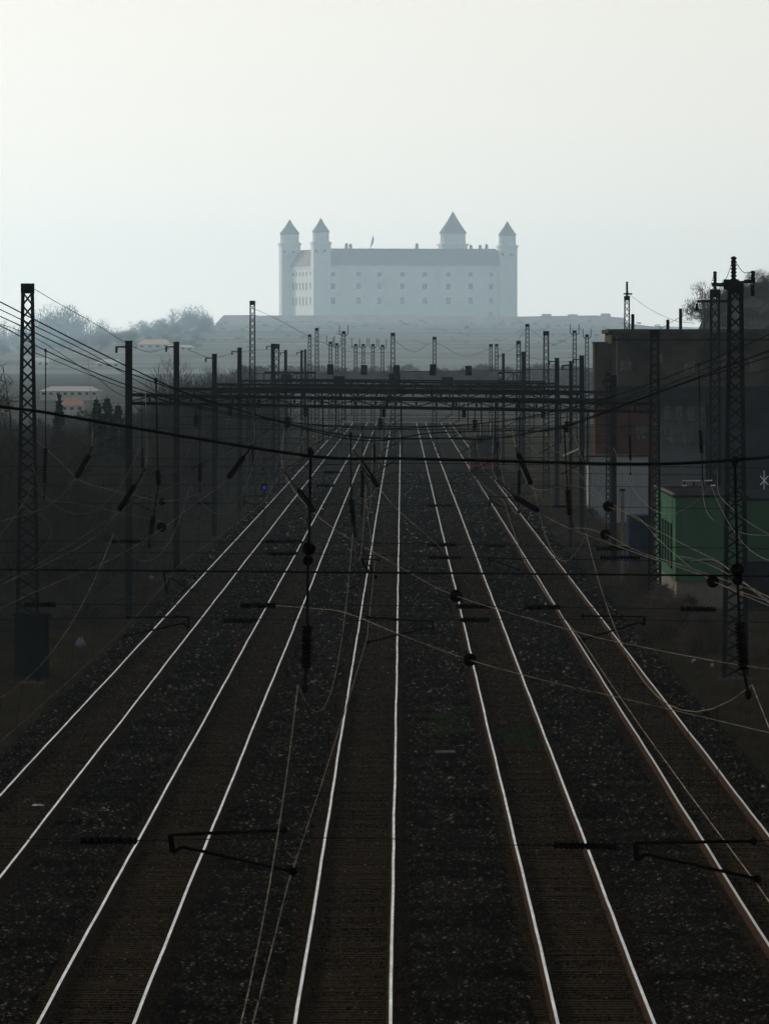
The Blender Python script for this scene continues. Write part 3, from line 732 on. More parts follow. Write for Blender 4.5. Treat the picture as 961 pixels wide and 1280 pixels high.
# ------------------------------------------------------------------ overhead line of each track
SUP = [25, 88, 165, 228, 326, 411, 494, 594, 686, 780, 900, 1020]
LN = ['contact line over the leftmost track with its droppers', 'contact line over the second track from the left', 'contact line over the middle track, glinting near the camera',
      'contact line over the fourth track, looping down to the right', 'contact line over the rightmost track beside the bushes']
for ti, tx in enumerate(TRACKS):
    t = thing('overhead_line', (tx, 88, 5.5), LN[ti], 'overhead wire', 'overhead contact lines')
    def xc(k, kind):
        z = [(-0.1, -0.05), (-0.1, -0.03), (0.02, -0.1), (-0.12, 0.1), (0.1, -0.02)][ti]
        s = 0.28 if (k + ti) % 2 else -0.28
        if k == 1 and ti == 2: s = -0.12
        if k == 1 and ti == 3: s = 0.05
        if k == 2: s = 0.32 if ti == 2 else 0.0
        if k == 2 and ti == 3: s = -0.12
        return tx + (s if kind == 'c' else s * 0.25)
    mes, con, drp = MB(), MB(), MB()
    last = len(SUP) - 1
    mp, cp = [], []
    for k in range(last):
        a = Vector((xc(k, 'm'), SUP[k], 7.42)); c = Vector((xc(k + 1, 'm'), SUP[k + 1], 7.42))
        L_ = SUP[k + 1] - SUP[k]
        mc = sag_curve(a, c, 1.15 * (L_ / 70.0) if L_ < 80 else 1.35, 14 if k < 5 else 8); mp += mc[:-1]
        a2 = Vector((xc(k, 'c'), SUP[k], 5.6)); c2 = Vector((xc(k + 1, 'c'), SUP[k + 1], 5.6))
        cp += sag_curve(a2, c2, 0.06, 4)[:-1]
        nd = 7 if k < 5 else 0
        for i in range(1, nd + 1):
            f = i / (nd + 1)
            p = mc[0].lerp(mc[-1], f); p.z = 7.42 - (1.15 * (L_ / 70.0) if L_ < 80 else 1.35) * 4 * f * (1 - f)
            q = a2.lerp(c2, f); q.z -= 0.06 * 4 * f * (1 - f)
            drp.tube([p, q], 0.004, 3)
    mes.tube(mp, 0.0055, 4); con.tube(cp, 0.0065, 4)
    mes.build('messenger_wire', COPPER, t); con.build('contact_wire', COPPER, t); drp.build('dropper', WIREMAT, t)

# ------------------------------------------------------------------ loose feeder wires with strain insulators
def feeder(pts, label, r=0.0046, m=COPPER, balls=(), strain=None, group='loose wires strung across the yard', name='feeder_wire', n=5):
    P = [at(a, c, d) for a, c, d in pts]
    o = thing(name, P[0], label, 'wire', group)
    b = MB(); b.tube(smooth_path(P, n), r, 5); b.build('strand', m, o)
    for (a, c, d, rr) in balls:
        b = MB(); b.ball(at(a, c, d), rr, 10, 7); b.build('ball_insulator', GLAZE, o, smooth=True)
    if strain:
        (p, q, rr) = strain; b = MB(); b.ribbed(at(*p), at(*q), rr, 13); b.build('strain_insulator', GLAZE, o)
        b = MB(); b.tube([P[1], at(*p)], 0.016, 5); b.build('tension_rod', DARKSTEEL, o)
    return o
feeder([(355, 534, 165), (355, 590, 160), (400, 648, 146), (497, 707, 141), (570, 745, 137), (721, 790, 128), (788, 806, 124), (921, 831, 118), (1040, 845, 112)],
       'pale wire crossing to the right through the upper black ball', balls=[(570, 745, 137, 0.092)], strain=((374, 614, 150), (392, 638, 147), 0.045))
feeder([(345, 757, 165), (395, 761, 140), (432, 766, 120), (497, 792, 110), (587, 825, 106), (690, 853, 102), (760, 869, 100), (880, 897, 97), (961, 916, 95), (1040, 932, 92)],
       'pale wire crossing to the right through the lower black ball', balls=[(587, 825, 106, 0.073)])
feeder([(616, 547, 165), (621, 600, 158), (690, 650, 146), (778, 685, 140), (871, 717, 134), (891, 727, 133), (961, 752, 128), (1040, 775, 122)],
       'pale wire passing a black ball beside the green building', balls=[(891, 727, 133, 0.088)], strain=((645, 622, 149), (672, 638, 147), 0.045))
feeder([(640, 538, 165), (645, 560, 160), (665, 610, 150), (721, 607, 148), (759, 633, 146), (796, 646, 144), (821, 672, 142), (846, 695, 140), (883, 722, 138), (961, 757, 132), (1040, 780, 128)],
       'kinked wire passing a black ball over the grey annex', balls=[(760, 633, 146, 0.085)], strain=((648, 568, 152), (663, 604, 150), 0.045))
feeder([(716, 660, 165), (733, 661, 155), (757, 668, 147), (800, 690, 143), (880, 716, 138), (1040, 775, 130)], 'thin wire with a black ball beside the concrete post', r=0.0045, balls=[(756.5, 668, 147, 0.08)])
feeder([(878, 600, 228), (879, 622, 180), (885, 643, 149), (900, 655, 148), (921, 664, 147), (945, 669, 146), (1000, 668, 143)], 'slack pale wire drooping in front of the green building')
feeder([(896, 584, 228), (897, 612, 180), (902, 623, 160), (911, 632, 148), (930, 649, 147), (961, 668, 145), (1020, 700, 142)], 'pale wire slanting down beside the thick right mast')
feeder([(862, 702, 228), (884, 699, 160), (905, 707, 138), (921, 722, 137), (961, 754, 133), (1020, 800, 128)], 'pale wire slanting steeply below the green building')
feeder([(846, 695, 140), (871, 700, 139), (905, 715, 137), (961, 747, 132), (1020, 775, 128)], 'thin pale wire above the waste ground on the right', r=0.0045)
feeder([(181, 469, 165), (182, 586, 160), (147, 640, 147), (122, 668, 145), (87, 690, 142), (0, 732, 136), (-60, 760, 132)], 'pale wire falling to the left from a slanting insulator',
       strain=((168, 608, 149), (149, 637, 147), 0.045))
feeder([(110, 446, 165), (115, 559, 162), (95, 598, 158), (60, 632, 155), (0, 652, 150), (-60, 668, 146)], 'thin wire with a short slanting insulator near the left mast', r=0.0045, strain=((111, 570, 160), (96, 596, 158), 0.045))
feeder([(316, 517, 165), (316, 556, 162), (284, 600, 158), (240, 632, 154), (204, 660, 150), (137, 700, 146), (55, 735, 140), (-60, 790, 132)], 'thin wire with a slanting insulator above the left tracks', r=0.0045,
       strain=((304, 572, 160), (286, 597, 158), 0.045), balls=[(202, 659, 150, 0.075)])
feeder([(438, 546, 165), (440, 562, 165), (474, 610, 162), (500, 640, 158), (560, 695, 158), (600, 759, 165)], 'short wire with a slanting insulator above the middle track', r=0.0045, strain=((452, 578, 165), (472, 607, 162), 0.045))
feeder([(46, 551, 300), (70, 572, 270), (100, 600, 240), (130, 610, 220), (160, 617, 205), (203, 626, 190), (240, 620, 200), (275, 606, 326)], 'pale wire leaving the left mast through a small black ball',
       balls=[(203, 627, 190, 0.075)])
feeder([(40, 577, 320), (45, 595, 319), (52, 615, 318), (62, 624, 317), (76, 627, 316), (110, 632, 314), (160, 643, 310), (204, 652, 305)], 'slack jumper wire looping below the left mast')
feeder([(24, 625, 315), (36, 638, 314), (56, 648, 313), (64, 668, 312), (50, 690, 310), (25, 711, 306), (-30, 745, 300)], 'kinked pale jumper wire at the foot of the left mast')
feeder([(64, 1000, 92), (60, 1010, 92)], 'x', r=0.001) if False else None
feeder([(43, 361, 326), (75, 380, 345), (118, 404, 375), (157, 428, 411), (188, 440, 450), (219, 432, 494), (245, 441, 540), (266, 447, 594), (299, 440, 686), (340, 436, 870)],
       'top wire running from the tall left mast to the plain posts', r=0.012, m=WIREMAT)
feeder([(-30, 396, 326), (40, 420, 345), (118, 470, 380), (160, 497, 411), (240, 515, 494), (300, 530, 560), (372, 548, 640), (470, 563, 760)], 'dark return wire dipping along the left posts', r=0.011, m=WIREMAT)
feeder([(-30, 372, 230), (110, 440, 300), (161, 470, 360), (221, 500, 411), (300, 522, 470), (440, 545, 520), (616, 545, 500), (705, 522, 450), (800, 490, 400), (961, 440, 330), (1000, 425, 310)],
       'dark span wire sagging over all tracks behind the head spans', r=0.014, m=WIREMAT)
feeder([(870, 388, 480), (845, 399, 455), (820, 414, 425)], 'dark wire from the hanging insulator to the gantry mast', r=0.012, m=WIREMAT)
feeder([(787, 368, 800), (812, 386, 740), (842, 400, 640), (868, 404, 560)], 'thin wire from the mast behind the hall roof', r=0.014, m=WIREMAT)
feeder([(961, 462, 330), (900, 474, 380), (818, 500, 425), (760, 498, 520), (727, 455, 594), (696, 452, 686), (654, 446, 870)], 'top wire linking the plain posts on the right', r=0.012, m=WIREMAT)
feeder([(316, 385, 745), (345, 398, 790), (396, 425, 900), (440, 440, 1000), (491, 440, 1020)], 'thin wire from the tall thin mast into the yard', r=0.016, m=WIREMAT)
feeder([(491, 424, 1020), (517, 440, 1050), (543, 428, 1080), (580, 445, 1120), (613, 436, 1180)], 'thin wire looping over the lone middle mast', r=0.016, m=WIREMAT)
feeder([(620, 436, 1150), (640, 437, 1100), (659, 411, 1050), (690, 430, 1070), (718, 418, 1100)], 'thin wire looping between masts on the right', r=0.016, m=WIREMAT)
feeder([(429, 425, 1120), (450, 442, 1150), (478, 436, 1250)], 'thin wire strung along the horned masts', r=0.016, m=WIREMAT)
# little bright bar hanging in the wires
o = thing('line_marker', at(714, 566, 228), 'short bright slanting bar hanging in the wires before the brick hall', 'line marker')
b = MB(); b.tube([at(703, 570, 228), at(723, 561, 228)], 0.022, 6); b.build('bar', WHITEPAINT, o)

# ------------------------------------------------------------------ castle
Yc = 18000.0; KS = 3.0     # KS: metres below are for a castle of half a metre per photo pixel
CAST = thing('castle', at(500, 400, Yc + 180), 'large white four-towered castle on the hazy hilltop', 'castle')
FL, FR, BR_, BL_ = (401, 18000.0), (634, 18060.0), (566, 18450.0), (362, 18354.0)
corn = [Vector((xat(p, y), y, 0)) for p, y in (FL, FR, BR_, BL_)]
zb, ze, zr = zat(408, Yc), zat(333.5, Yc), zat(310, Yc)
cen = sum(corn, Vector()) / 4
def ringz(k, z): return [Vector((cen.x + (c.x - cen.x) * k, cen.y + (c.y - cen.y) * k, z)) for c in corn]
b = MB(); b.hexa(ringz(1, zb) + ringz(1, ze)); b.build('wall', CASTLEWALL, CAST)
b = MB(); b.hexa(ringz(1.012, ze + 0.02) + ringz(1.012, ze + 2.78)); b.build('cornice', CASTLEWALL, CAST)
b = MB(); lo, hi = ringz(1.015, ze + 2.8), ringz(0.90, zr)
lo2 = ringz(0.74, ze + 2.8)
b.add(lo + hi + lo2, [(0, 1, 5, 4), (1, 2, 6, 5), (2, 3, 7, 6), (3, 0, 4, 7), (4, 5, 9, 8), (5, 6, 10, 9), (6, 7, 11, 10), (7, 4, 8, 11), (8, 9, 10, 11)])
ROOF = b.build('roof', CASTLEROOF, CAST)
def face_pt(a, c, u, z, out=0.0):
    d = (c - a); n = Vector((d.y, -d.x, 0)).normalized()
    p = a.lerp(c, u) + n * out; return Vector((p.x, p.y, z)), d.normalized(), n
def castle_window(a, c, u, z0, z1, wd):
    p, d, n = face_pt(a, c, u, 0); wd = wd * KS
    b = MB(); h = d * wd / 2
    def ring(z): return [p - h + n * 0.15 + Vector((0, 0, z)), p + h + n * 0.15 + Vector((0, 0, z)), p + h - n * 1.5 + Vector((0, 0, z)), p - h - n * 1.5 + Vector((0, 0, z))]
    b.hexa(ring(z0) + ring(z1)); wn = b.build('window', CASTLEGLASS, CAST)
    b = MB(); h = d * (wd / 2 + 1.0)
    def r2(z): return [p - h + n * 1.2 + Vector((0, 0, z)), p + h + n * 1.2 + Vector((0, 0, z)), p + h + n * 0.05 + Vector((0, 0, z)), p - h + n * 0.05 + Vector((0, 0, z))]
    b.hexa(r2(z1 + 0.05) + r2(z1 + 1.5)); b.hexa(r2(z0 - 1.5) + r2(z0 - 0.05)); b.build('frame', CASTLEWALL, wn)
fronts = [416, 448, 474, 502.5, 530.5, 560, 588, 614]
for px in fronts:
    u = (px - 401) / 233.0
    for yc_, hh in ((342.5, 5.0), (357.5, 7.0), (375.5, 8.0)):
        castle_window(corn[0], corn[1], u, zat(yc_ + hh / 2, Yc), zat(yc_ - hh / 2, Yc), 2.7)
castle_window(corn[0], corn[1], (613 - 401) / 233.0, zat(396, Yc), zat(389, Yc), 2.0)
for px in (354, 360, 366, 372, 378, 385):
    u = (px - 351) / 50.0 * 0.9 + 0.06
    for yc_, hh in ((342, 4.5), (357.5, 8.5), (376, 9.5)):
        castle_window(corn[3], corn[0], u, zat(yc_ + hh / 2, Yc + 180), zat(yc_ - hh / 2, Yc + 180), 4.2)
for i, px in enumerate((448, 474, 502, 530, 560, 588, 612)):      # dormers on the front slope
    u = (px - 401) / 233.0
    p, d, n = face_pt(corn[0], corn[1], u, 0, -13.5)
    z0, z1 = zat(329, Yc), zat(323.5, Yc); h = d * 5.1
    b = MB(); ring = lambda z, dd: [p - h + n * 4.5 + Vector((0, 0, z)), p + h + n * 4.5 + Vector((0, 0, z)), p + h - n * dd + Vector((0, 0, z)), p - h - n * dd + Vector((0, 0, z))]
    b.hexa(ring(z0, 12) + ring(z1, 18)); b.build('dormer', CASTLEWALL, ROOF)
for px in (368, 373, 378.5, 384, 389):
    u = (px - 351) / 50.0 * 0.9 + 0.04
    p, d, n = face_pt(corn[3], corn[0], u, 0, -12.0)
    z0, z1 = zat(330, Yc), zat(325.5, Yc); h = d * 9.6
    b = MB(); ring = lambda z, dd: [p - h + n * 1.5 + Vector((0, 0, z)), p + h + n * 1.5 + Vector((0, 0, z)), p + h - n * dd + Vector((0, 0, z)), p - h - n * dd + Vector((0, 0, z))]
    b.hexa(ring(z0, 12) + ring(z1, 18)); b.build('dormer', CASTLEGLASS, ROOF)
for px, yt in ((433, 305.5), (438, 306), (521, 305.5), (588.5, 307.5), (600, 307.5), (608, 306.5)):
    Yq = 18096; b = MB(); x = xat(px, Yq); b.box(x - 3, x + 3, Yq - 3, Yq + 3, zat(313, Yq), zat(yt, Yq) - 0.3); b.ball((x, Yq, zat(yt, Yq)), 3.0, 8, 4)
    b.build('chimney', CASTLEROOF, ROOF)
def tower(px, Y, r_px, y_ring, y_eave, y_apex, r_up, zbase):
    x = xat(px, Y); s = Y / FPX; n = 16
    b = MB(); r = r_px * s
    sq = 4
    a = math.radians(9.4)
    def q(k, z): return [(x + k * (math.cos(a) * i - math.sin(a) * j), Y + k * (math.sin(a) * i + math.cos(a) * j), z) for i, j in ((-1, -1), (1, -1), (1, 1), (-1, 1))]
    b.hexa(q(r * 0.93, zbase) + q(r * 0.93, zat(y_ring + 1, Y)))
    tw = b.build('tower', CASTLEWALL, CAST)
    b = MB(); b.hexa(q(r * 1.04, zat(y_ring + 1, Y) + 0.01) + q(r * 1.04, zat(y_ring - 1.5, Y))); b.build('cornice', CASTLEWALL, tw)
    b = MB(); b.tube([(x, Y, zat(y_ring - 1.5, Y) + 0.01), (x, Y, zat(y_ring - 4, Y)), (x, Y, zat(y_eave, Y))], [r * 1.0, r_up * s, r_up * s], 8); b.build('turret', CASTLEWALL, tw)
    b = MB(); b.tube([(x, Y, zat(y_eave, Y) + 0.02), (x, Y, zat(y_eave - 1, Y)), (x, Y, zat((y_eave * 0.45 + y_apex * 0.55), Y)), (x, Y, zat(y_apex, Y))], [r_up * s * 1.10, r_up * s * 1.08, r_up * s * 0.46, 0.1], 8)
    b.build('spire', CASTLEROOF, tw)
    for k in (-0.5, 0.4):
        b = MB(); b.box(x + k * r - 2.1, x + k * r + 2.1, Y - r * 1.25, Y - r * 0.5, zat(y_ring + 11, Y), zat(y_ring + 8, Y)); b.build('slit_window', CASTLEGLASS, tw)
tower(362, 18354, 12.6, 305, 292.5, 273.5, 11.6, zb)
tower(401, 18006, 11.8, 304, 290, 271.5, 10.2, zb)
tower(634, 18066, 11.6, 308, 294, 275.5, 10.6, zb)
tower(566, 18390, 16.8, 306, 291.5, 263.5, 15.8, zb)
Yq = 18180; b = MB(); b.bar(at(462.5, 312, Yq), at(466.5, 294, Yq), 1.5); fp = b.build('flagpole', DARKSTEEL, CAST)
b = MB(); b.add([at(464, 306, Yq), at(466.3, 296, Yq), at(467.8, 297.5, Yq), at(466.6, 303, Yq), at(465, 307, Yq)] + [at(464, 306, Yq + 0.3), at(466.3, 296, Yq + 0.3), at(467.8, 297.5, Yq + 0.3), at(466.6, 303, Yq + 0.3), at(465, 307, Yq + 0.3)],
                [(0, 1, 2, 3, 4), (9, 8, 7, 6, 5), (0, 5, 6, 1), (1, 6, 7, 2), (2, 7, 8, 3), (3, 8, 9, 4), (4, 9, 5, 0)])
b.build('flag', FLAGCLOTH, fp)
# fortress wall round the castle's foot
FW = thing('fortress_wall', at(500, 404, 17700), 'long low pinkish fortress wall below the castle', 'wall')
pts = [(300, 404), (345, 401.5), (450, 402), (560, 403.5), (640, 403.5), (700, 402), (745, 400.5), (780, 401.5)]
tops = [394.5, 394, 394, 395, 395.5, 394.5, 394, 397]
b = MB()
for (p, q, t0, t1) in zip(pts, pts[1:], tops, tops[1:]):
    A, B = at(p[0], p[1] + 6, 17700), at(q[0], q[1] + 6, 17700); A2, B2 = at(p[0], t0, 17700), at(q[0], t1, 17700)
    b.hexa([A, B, B + Vector((0, 9, 0)), A + Vector((0, 9, 0)), A2, B2, B2 + Vector((0, 9, 0)), A2 + Vector((0, 9, 0))])
b.build('rampart', FORTWALL, FW)
for px, yt in ((683, 392), (716, 392.5), (757, 391.5)):
    b = MB(); x = xat(px, 17706); b.box(x - 9, x + 9, 17712, 17730, zat(404, 17700), zat(yt, 17700)); b.build('sentry_house', FORTWALL, FW)
def house(name, px0, px1, ye, yr_, ybase, Y, depth, label, wm, rm, group='distant buildings on the hillside', nwin=0):
    if Y > 12000 and name != 'bastion_house':      # stand it where the hillside shows at that height
        for Y in range(8000, 17500, 100):
            if HILL_Z(xat((px0 + px1) / 2, Y), Y) > zat(ybase - 2, Y): break
    x0, x1 = xat(px0, Y), xat(px1, Y); t = thing(name, ((x0 + x1) / 2, Y, zat(ybase, Y)), label, 'building', group)
    b = MB(); b.box(x0, x1, Y, Y + depth, zat(ybase, Y), zat(ye, Y)); b.build('wall', wm, t)
    i = (x1 - x0) * 0.15; e = (x1 - x0) * 0.02; z0, z1 = zat(ye, Y) + 0.05, zat(yr_, Y)
    b = MB(); b.add([(x0 - e, Y - e, z0), (x1 + e, Y - e, z0), (x1 + e, Y + depth + e, z0), (x0 - e, Y + depth + e, z0), (x0 + i, Y + depth / 2, z1), (x1 - i, Y + depth / 2, z1)],
                    [(3, 2, 1, 0), (0, 1, 5, 4), (1, 2, 5), (2, 3, 4, 5), (3, 0, 4)]); b.build('roof', rm, t)
    for k in range(nwin):
        xc_ = x0 + (x1 - x0) * (k + 0.5) / nwin; ww = (x1 - x0) / nwin * 0.22
        b = MB(); b.box(xc_ - ww, xc_ + ww, Y - 0.15, Y + 0.2, zat(ybase * 0.4 + ye * 0.6, Y), zat(ybase * 0.12 + ye * 0.88, Y)); b.build('window', CASTLEGLASS, t)
house('bastion_house', 270, 331, 405, 393.5, 414, 17580, 60, 'low gatehouse with sloping pinkish roof at the left end of the fortress wall', FORTWALL, FORTWALL)
house('long_shed', 50, 122, 489, 483, 500, 2550, 40, 'long shed with pale sheet roof behind the left mast', PALEWALL, PALEROOF, nwin=8)
house('hill_house', 205, 242, 434, 431, 441, 15600, 90, 'pale building on the slope behind the second plain post', PALEWALL, PALEROOF, nwin=4)
house('hill_house', 172, 212, 430, 424, 440, 15900, 90, 'brown roofed building half hidden by ridge trees', PALEWALL, FORTWALL, nwin=4)
house('small_house', 76, 104, 507, 497, 520, 1880, 12, 'little house with faded red roof left of the dark conifers', PALEWALL, FORTWALL, nwin=3)
house('hill_house', 38, 62, 452, 447, 462, 15000, 90, 'pale house low on the slope beside the tall left mast', PALEWALL, PALEROOF, nwin=3)
house('hill_house', 120, 150, 454, 449, 463, 15000, 90, 'pale house on the slope between mast and plain post', PALEWALL, PALEROOF, nwin=3)

# ------------------------------------------------------------------ right-hand buildings
# big brick hall
Yh = 690.0
HALL = thing('brick_hall', (xat(860, Yh), Yh, GROUND), 'long dark industrial hall with brown upper wall and red brick below', 'building')
xl, xr = xat(764, Yh), xat(1100, Yh); D = 22; DW = 7
yr = lambda px, y: zat(y, Yh)
zt, zm, zd = zat(416, Yh), zat(483, Yh), zat(501, Yh)
b = MB(); b.box(xl, xr, Yh, Yh + D, zm + 0.01, zt); b.build('upper_wall', BROWNWALL, HALL)
b = MB(); b.box(xl - 0.25, xr, Yh - 0.25, Yh + D, zt + 0.003, zt + 0.28); b.build('roof_edge', ROOFFELT, HALL)
b = MB(); b.box(xl - 0.05, xr, Yh - 0.35, Yh + D, zd + 0.01, zm); b.build('dark_band', DARKBAND, HALL)
b = MB(); b.box(xat(744, Yh), xat(822, Yh), Yh + 0.1, Yh + DW, GROUND - 0.3, zd); b.build('red_brick_wall', BRICKRED, HALL)
b = MB(); b.box(xat(885, Yh), xr, Yh + 0.1, Yh + D, GROUND - 0.3, zd); b.build('dark_wall', DARKBAND, HALL)
b = MB(); b.box(xat(822, Yh) + 0.01, xat(885, Yh) - 0.01, Yh + 5, Yh + D, GROUND - 0.3, zd); b.build('recessed_wall', GREYWALL, HALL)
for k, px in enumerate((833, 848, 863, 877)):
    for (y0, y1) in ((508, 527), (534, 556)):
        b = MB(); b.box(xat(px - 4, Yh + 5), xat(px + 4, Yh + 5), Yh + 4.85, Yh + 5.1, zat(y1, Yh), zat(y0, Yh)); wn = b.build('window', GLASSDARK, HALL)
        b = MB(); b.box(xat(px - 5, Yh + 5), xat(px + 5, Yh + 5), Yh + 4.75, Yh + 4.95, zat(y1 + 1.2, Yh), zat(y1, Yh) - 0.002); b.build('sill', CONCRETE, wn)
for px in (797, 804): 
    b = MB(); b.box(xat(px - 2.5, Yh), xat(px + 2.5, Yh), Yh - 0.02, Yh + 0.3, zat(549, Yh), zat(533, Yh)); b.build('window', GLASSDARK, HALL)
b = MB(); b.tube([(xat(770.5, Yh), Yh - 0.12, zat(420, Yh)), (xat(770.5, Yh), Yh - 0.12, zat(482, Yh))], 0.06, 6); b.build('downpipe', CONCRETE, HALL)
b = MB(); b.box(xat(743, Yh), xl - 0.02, Yh + 1.0, Yh + DW, zd + 0.02, zat(429, Yh)); b.build('side_wing', BROWNWALL, HALL)
b = MB(); b.box(xat(742, Yh), xl - 0.26, Yh + 0.8, Yh + DW, zat(429, Yh) + 0.004, zat(427, Yh)); b.build('wing_roof_edge', ROOFFELT, HALL)
for px in (800, 842, 884, 926, 958):
    b = MB(); b.box(xat(px - 1.6, Yh), xat(px + 1.6, Yh), Yh - 0.22, Yh - 0.004, zm + 0.02, zt - 0.02); b.build('pilaster', BROWNWALL, HALL)
b = MB(); b.box(xl + 0.1, xr, Yh - 0.3, Yh - 0.23, zt - 0.55, zt - 0.42); b.build('gutter', DARKSTEEL, HALL)
for px, py in ((782, 455), (821, 447), (862, 458), (904, 450), (943, 456)):
    b = MB(); b.box(xat(px - 7, Yh), xat(px + 7, Yh), Yh - 0.05, Yh + 0.2, zat(py + 9, Yh), zat(py - 6, Yh)); wn = b.build('window', GLASSDARK, HALL)
    for q in (-2.3, 2.3):
        b = MB(); b.box(xat(px + q - .35, Yh), xat(px + q + .35, Yh), Yh - 0.09, Yh - 0.053, zat(py + 9, Yh), zat(py - 6, Yh)); b.build('mullion', DARKSTEEL, wn)
for px, h_ in ((792, 1.1), (836, 0.7), (852, 1.5)):
    b = MB(); x = xat(px, Yh); b.tube([(x, Yh + 3, zt + 0.2), (x, Yh + 3, zt + 0.28 + h_)], 0.12, 8); b.build('vent_pipe', DARKSTEEL, HALL)
# grey annex before it
Ya = 655.0
AN = thing('grey_annex', (xat(770, Ya), Ya, GROUND), 'windowless blue-grey rendered annex in front of the brick hall', 'building')
b = MB(); b.box(xat(735, Ya), xat(810, Ya), Ya, Ya + 6, GROUND - 0.3, zat(571, Ya)); b.build('wall', GREYWALL, AN)
b = MB(); b.box(xat(734, Ya), xat(811, Ya), Ya - 0.15, Ya + 6.1, zat(571, Ya) + 0.004, zat(569, Ya)); b.build('roof_edge', ROOFFELT, AN)
b = MB(); b.box(xat(735.2, Ya), xat(737.5, Ya), Ya - 0.12, Ya - 0.01, GROUND, zat(571, Ya)); b.build('downpipe', CONCRETE, AN)
# green building
Yg = 419.0; xg = xat(844, Yg); Dg = 32.0
GB = thing('green_building', (xg + 3, Yg, GROUND), 'low green metal-clad building with louvred side facing the tracks', 'building')
zt, zb_ = zat(622, Yg), zat(727, Yg)
b = MB(); b.box(xg, xg + 3.1, Yg, Yg + Dg, zb_ + 0.005, zt); b.build('wall', GREENPAINT, GB)
b = MB(); b.box(xg - 0.12, xg + 3.2, Yg - 0.12, Yg + Dg + 0.1, zt + 0.004, zt + 0.10); b.build('roof', DARKBAND, GB)
b = MB(); b.box(xg - 0.14, xg + 0.02, Yg - 0.14, Yg + Dg + 0.12, zt + 0.104, zt + 0.17); b.build('coping', CONCRETE, GB)
b = MB(); b.box(xg + 0.025, xg + 3.2, Yg - 0.14, Yg + 0.02, zt + 0.104, zt + 0.135); b.build('coping', ROOFFELT, GB)
b = MB(); b.box(xg + 0.06, xg + 3.0, Yg + 0.12, Yg + Dg - 0.1, GROUND - 0.5, zb_); b.build('plinth', CONCRETE, GB)
b = MB(); b.box(xg + 3.12, xg + 9, Yg + 0.8, Yg + Dg - 2, zb_ + 0.85, zt - 0.15); b.build('side_wing', GREENPAINT, GB)
b = MB(); b.box(xg + 3.22, xg + 9.1, Yg + 0.7, Yg + Dg - 1.9, zt - 0.146, zt - 0.05); b.build('wing_roof', DARKBAND, GB)
b = MB(); b.box(xg + 3.2, xg + 9, Yg + 1.2, Yg + Dg - 2, GROUND - 0.5, zb_ + 0.845); b.build('wing_plinth', DARKBAND, GB)
for k in range(5):
    y = Yg + 5.0 + k * 4.6
    b = MB(); b.box(xg - 0.05, xg + 0.03, y, y + 1.6, zat(714 - k * 1.0, Yg), zat(657 + k * 0.2, Yg)); b.build('louvre', SLATDARK, GB)
# white-topped frame on the roof behind
WFR = thing('roof_railing', at(871, 616, 446), 'white-topped pipe railing above the green building roof', 'railing')
Yw = 446
b = MB(); b.bar(at(853, 601, Yw), at(890, 600.5, Yw), 0.05); b.build('top_rail', WHITEPAINT, WFR)
for px in (855, 867, 879, 890):
    b = MB(); b.bar(at(px, 602, Yw), (xat(px, Yw), Yw, zat(622, Yg)), 0.06); b.build('upright', DARKSTEEL, WFR)
for px in (855, 891): 
    b = MB(); b.box(xat(px - 3, Yw), xat(px + 3, Yw), Yw - 0.05, Yw + 0.05, zat(607.5, Yw), zat(605.8, Yw)); b.build('foot_plate', WHITEPAINT, WFR)
WB = thing('roof_lamp', at(903, 622, 446), 'small white-capped lamp on the green building roof', 'lamp')
b = MB(); b.box(xat(900.5, Yw), xat(905.5, Yw), Yw - 0.1, Yw + 0.1, zat(613, Yw), zat(611, Yw)); b.build('lamp_cap', WHITEPAINT, WB)
b = MB(); b.bar((xat(903, Yw), Yw, zat(613.2, Yw)), (xat(903, Yw), Yw, zat(622, Yg)), 0.05); b.build('stem', DARKSTEEL, WB)
# white cross sign
XS = thing('cross_marker', at(955, 690, 520), 'white X-shaped marker on a post at the right edge', 'sign'); Yx = 520
b = MB(); b.bar((xat(955, Yx), Yx + 0.06, GROUND), (xat(955, Yx), Yx + 0.06, zat(588, Yx)), 0.10); b.build('post', GREYWALL, XS)
for s in (-1, 1):
    b = MB(); b.bar(at(955 - 5 * s, 606, Yx - 0.03 * s), at(955 + 5 * s, 595, Yx - 0.03 * s), 0.05); b.build('cross_board', WHITEPAINT, XS)
# dark blue container and concrete post
Yb = 500
BC = thing('blue_container', at(800, 690, Yb), 'dark navy sheet-metal container left of the green building', 'container')
b = MB(); b.box(xat(786, Yb), xat(817, Yb), Yb, Yb + 6, GROUND, zat(645, Yb)); b.build('body', BLUEBOX, BC)
for k in range(5):
    b = MB(); x = xat(789 + k * 6, Yb); b.box(x - 0.03, x + 0.03, Yb - 0.05, Yb - 0.004, GROUND + 0.1, zat(647, Yb)); b.build('rib', BLUEBOX, BC)
CP = thing('concrete_post', at(778, 686, 470), 'pale mottled concrete post standing left of the green building', 'post'); Yp = 470
b = MB(); x = xat(778, Yp); b.hexa([(x - .11, Yp - .1, GROUND - .3), (x + .11, Yp - .1, GROUND - .3), (x + .11, Yp + .1, GROUND - .3), (x - .11, Yp + .1, GROUND - .3),
    (x - .085, Yp - .08, zat(614, Yp)), (x + .085, Yp - .08, zat(614, Yp)), (x + .085, Yp + .08, zat(614, Yp)), (x - .085, Yp + .08, zat(614, Yp))]); b.build('shaft', CONCRETE, CP)
b = MB(); b.box(x - 0.14, x + 0.12, Yp - 0.1, Yp + 0.1, zat(614, Yp) + 0.003, zat(611, Yp)); b.build('cap', DARKSTEEL, CP)

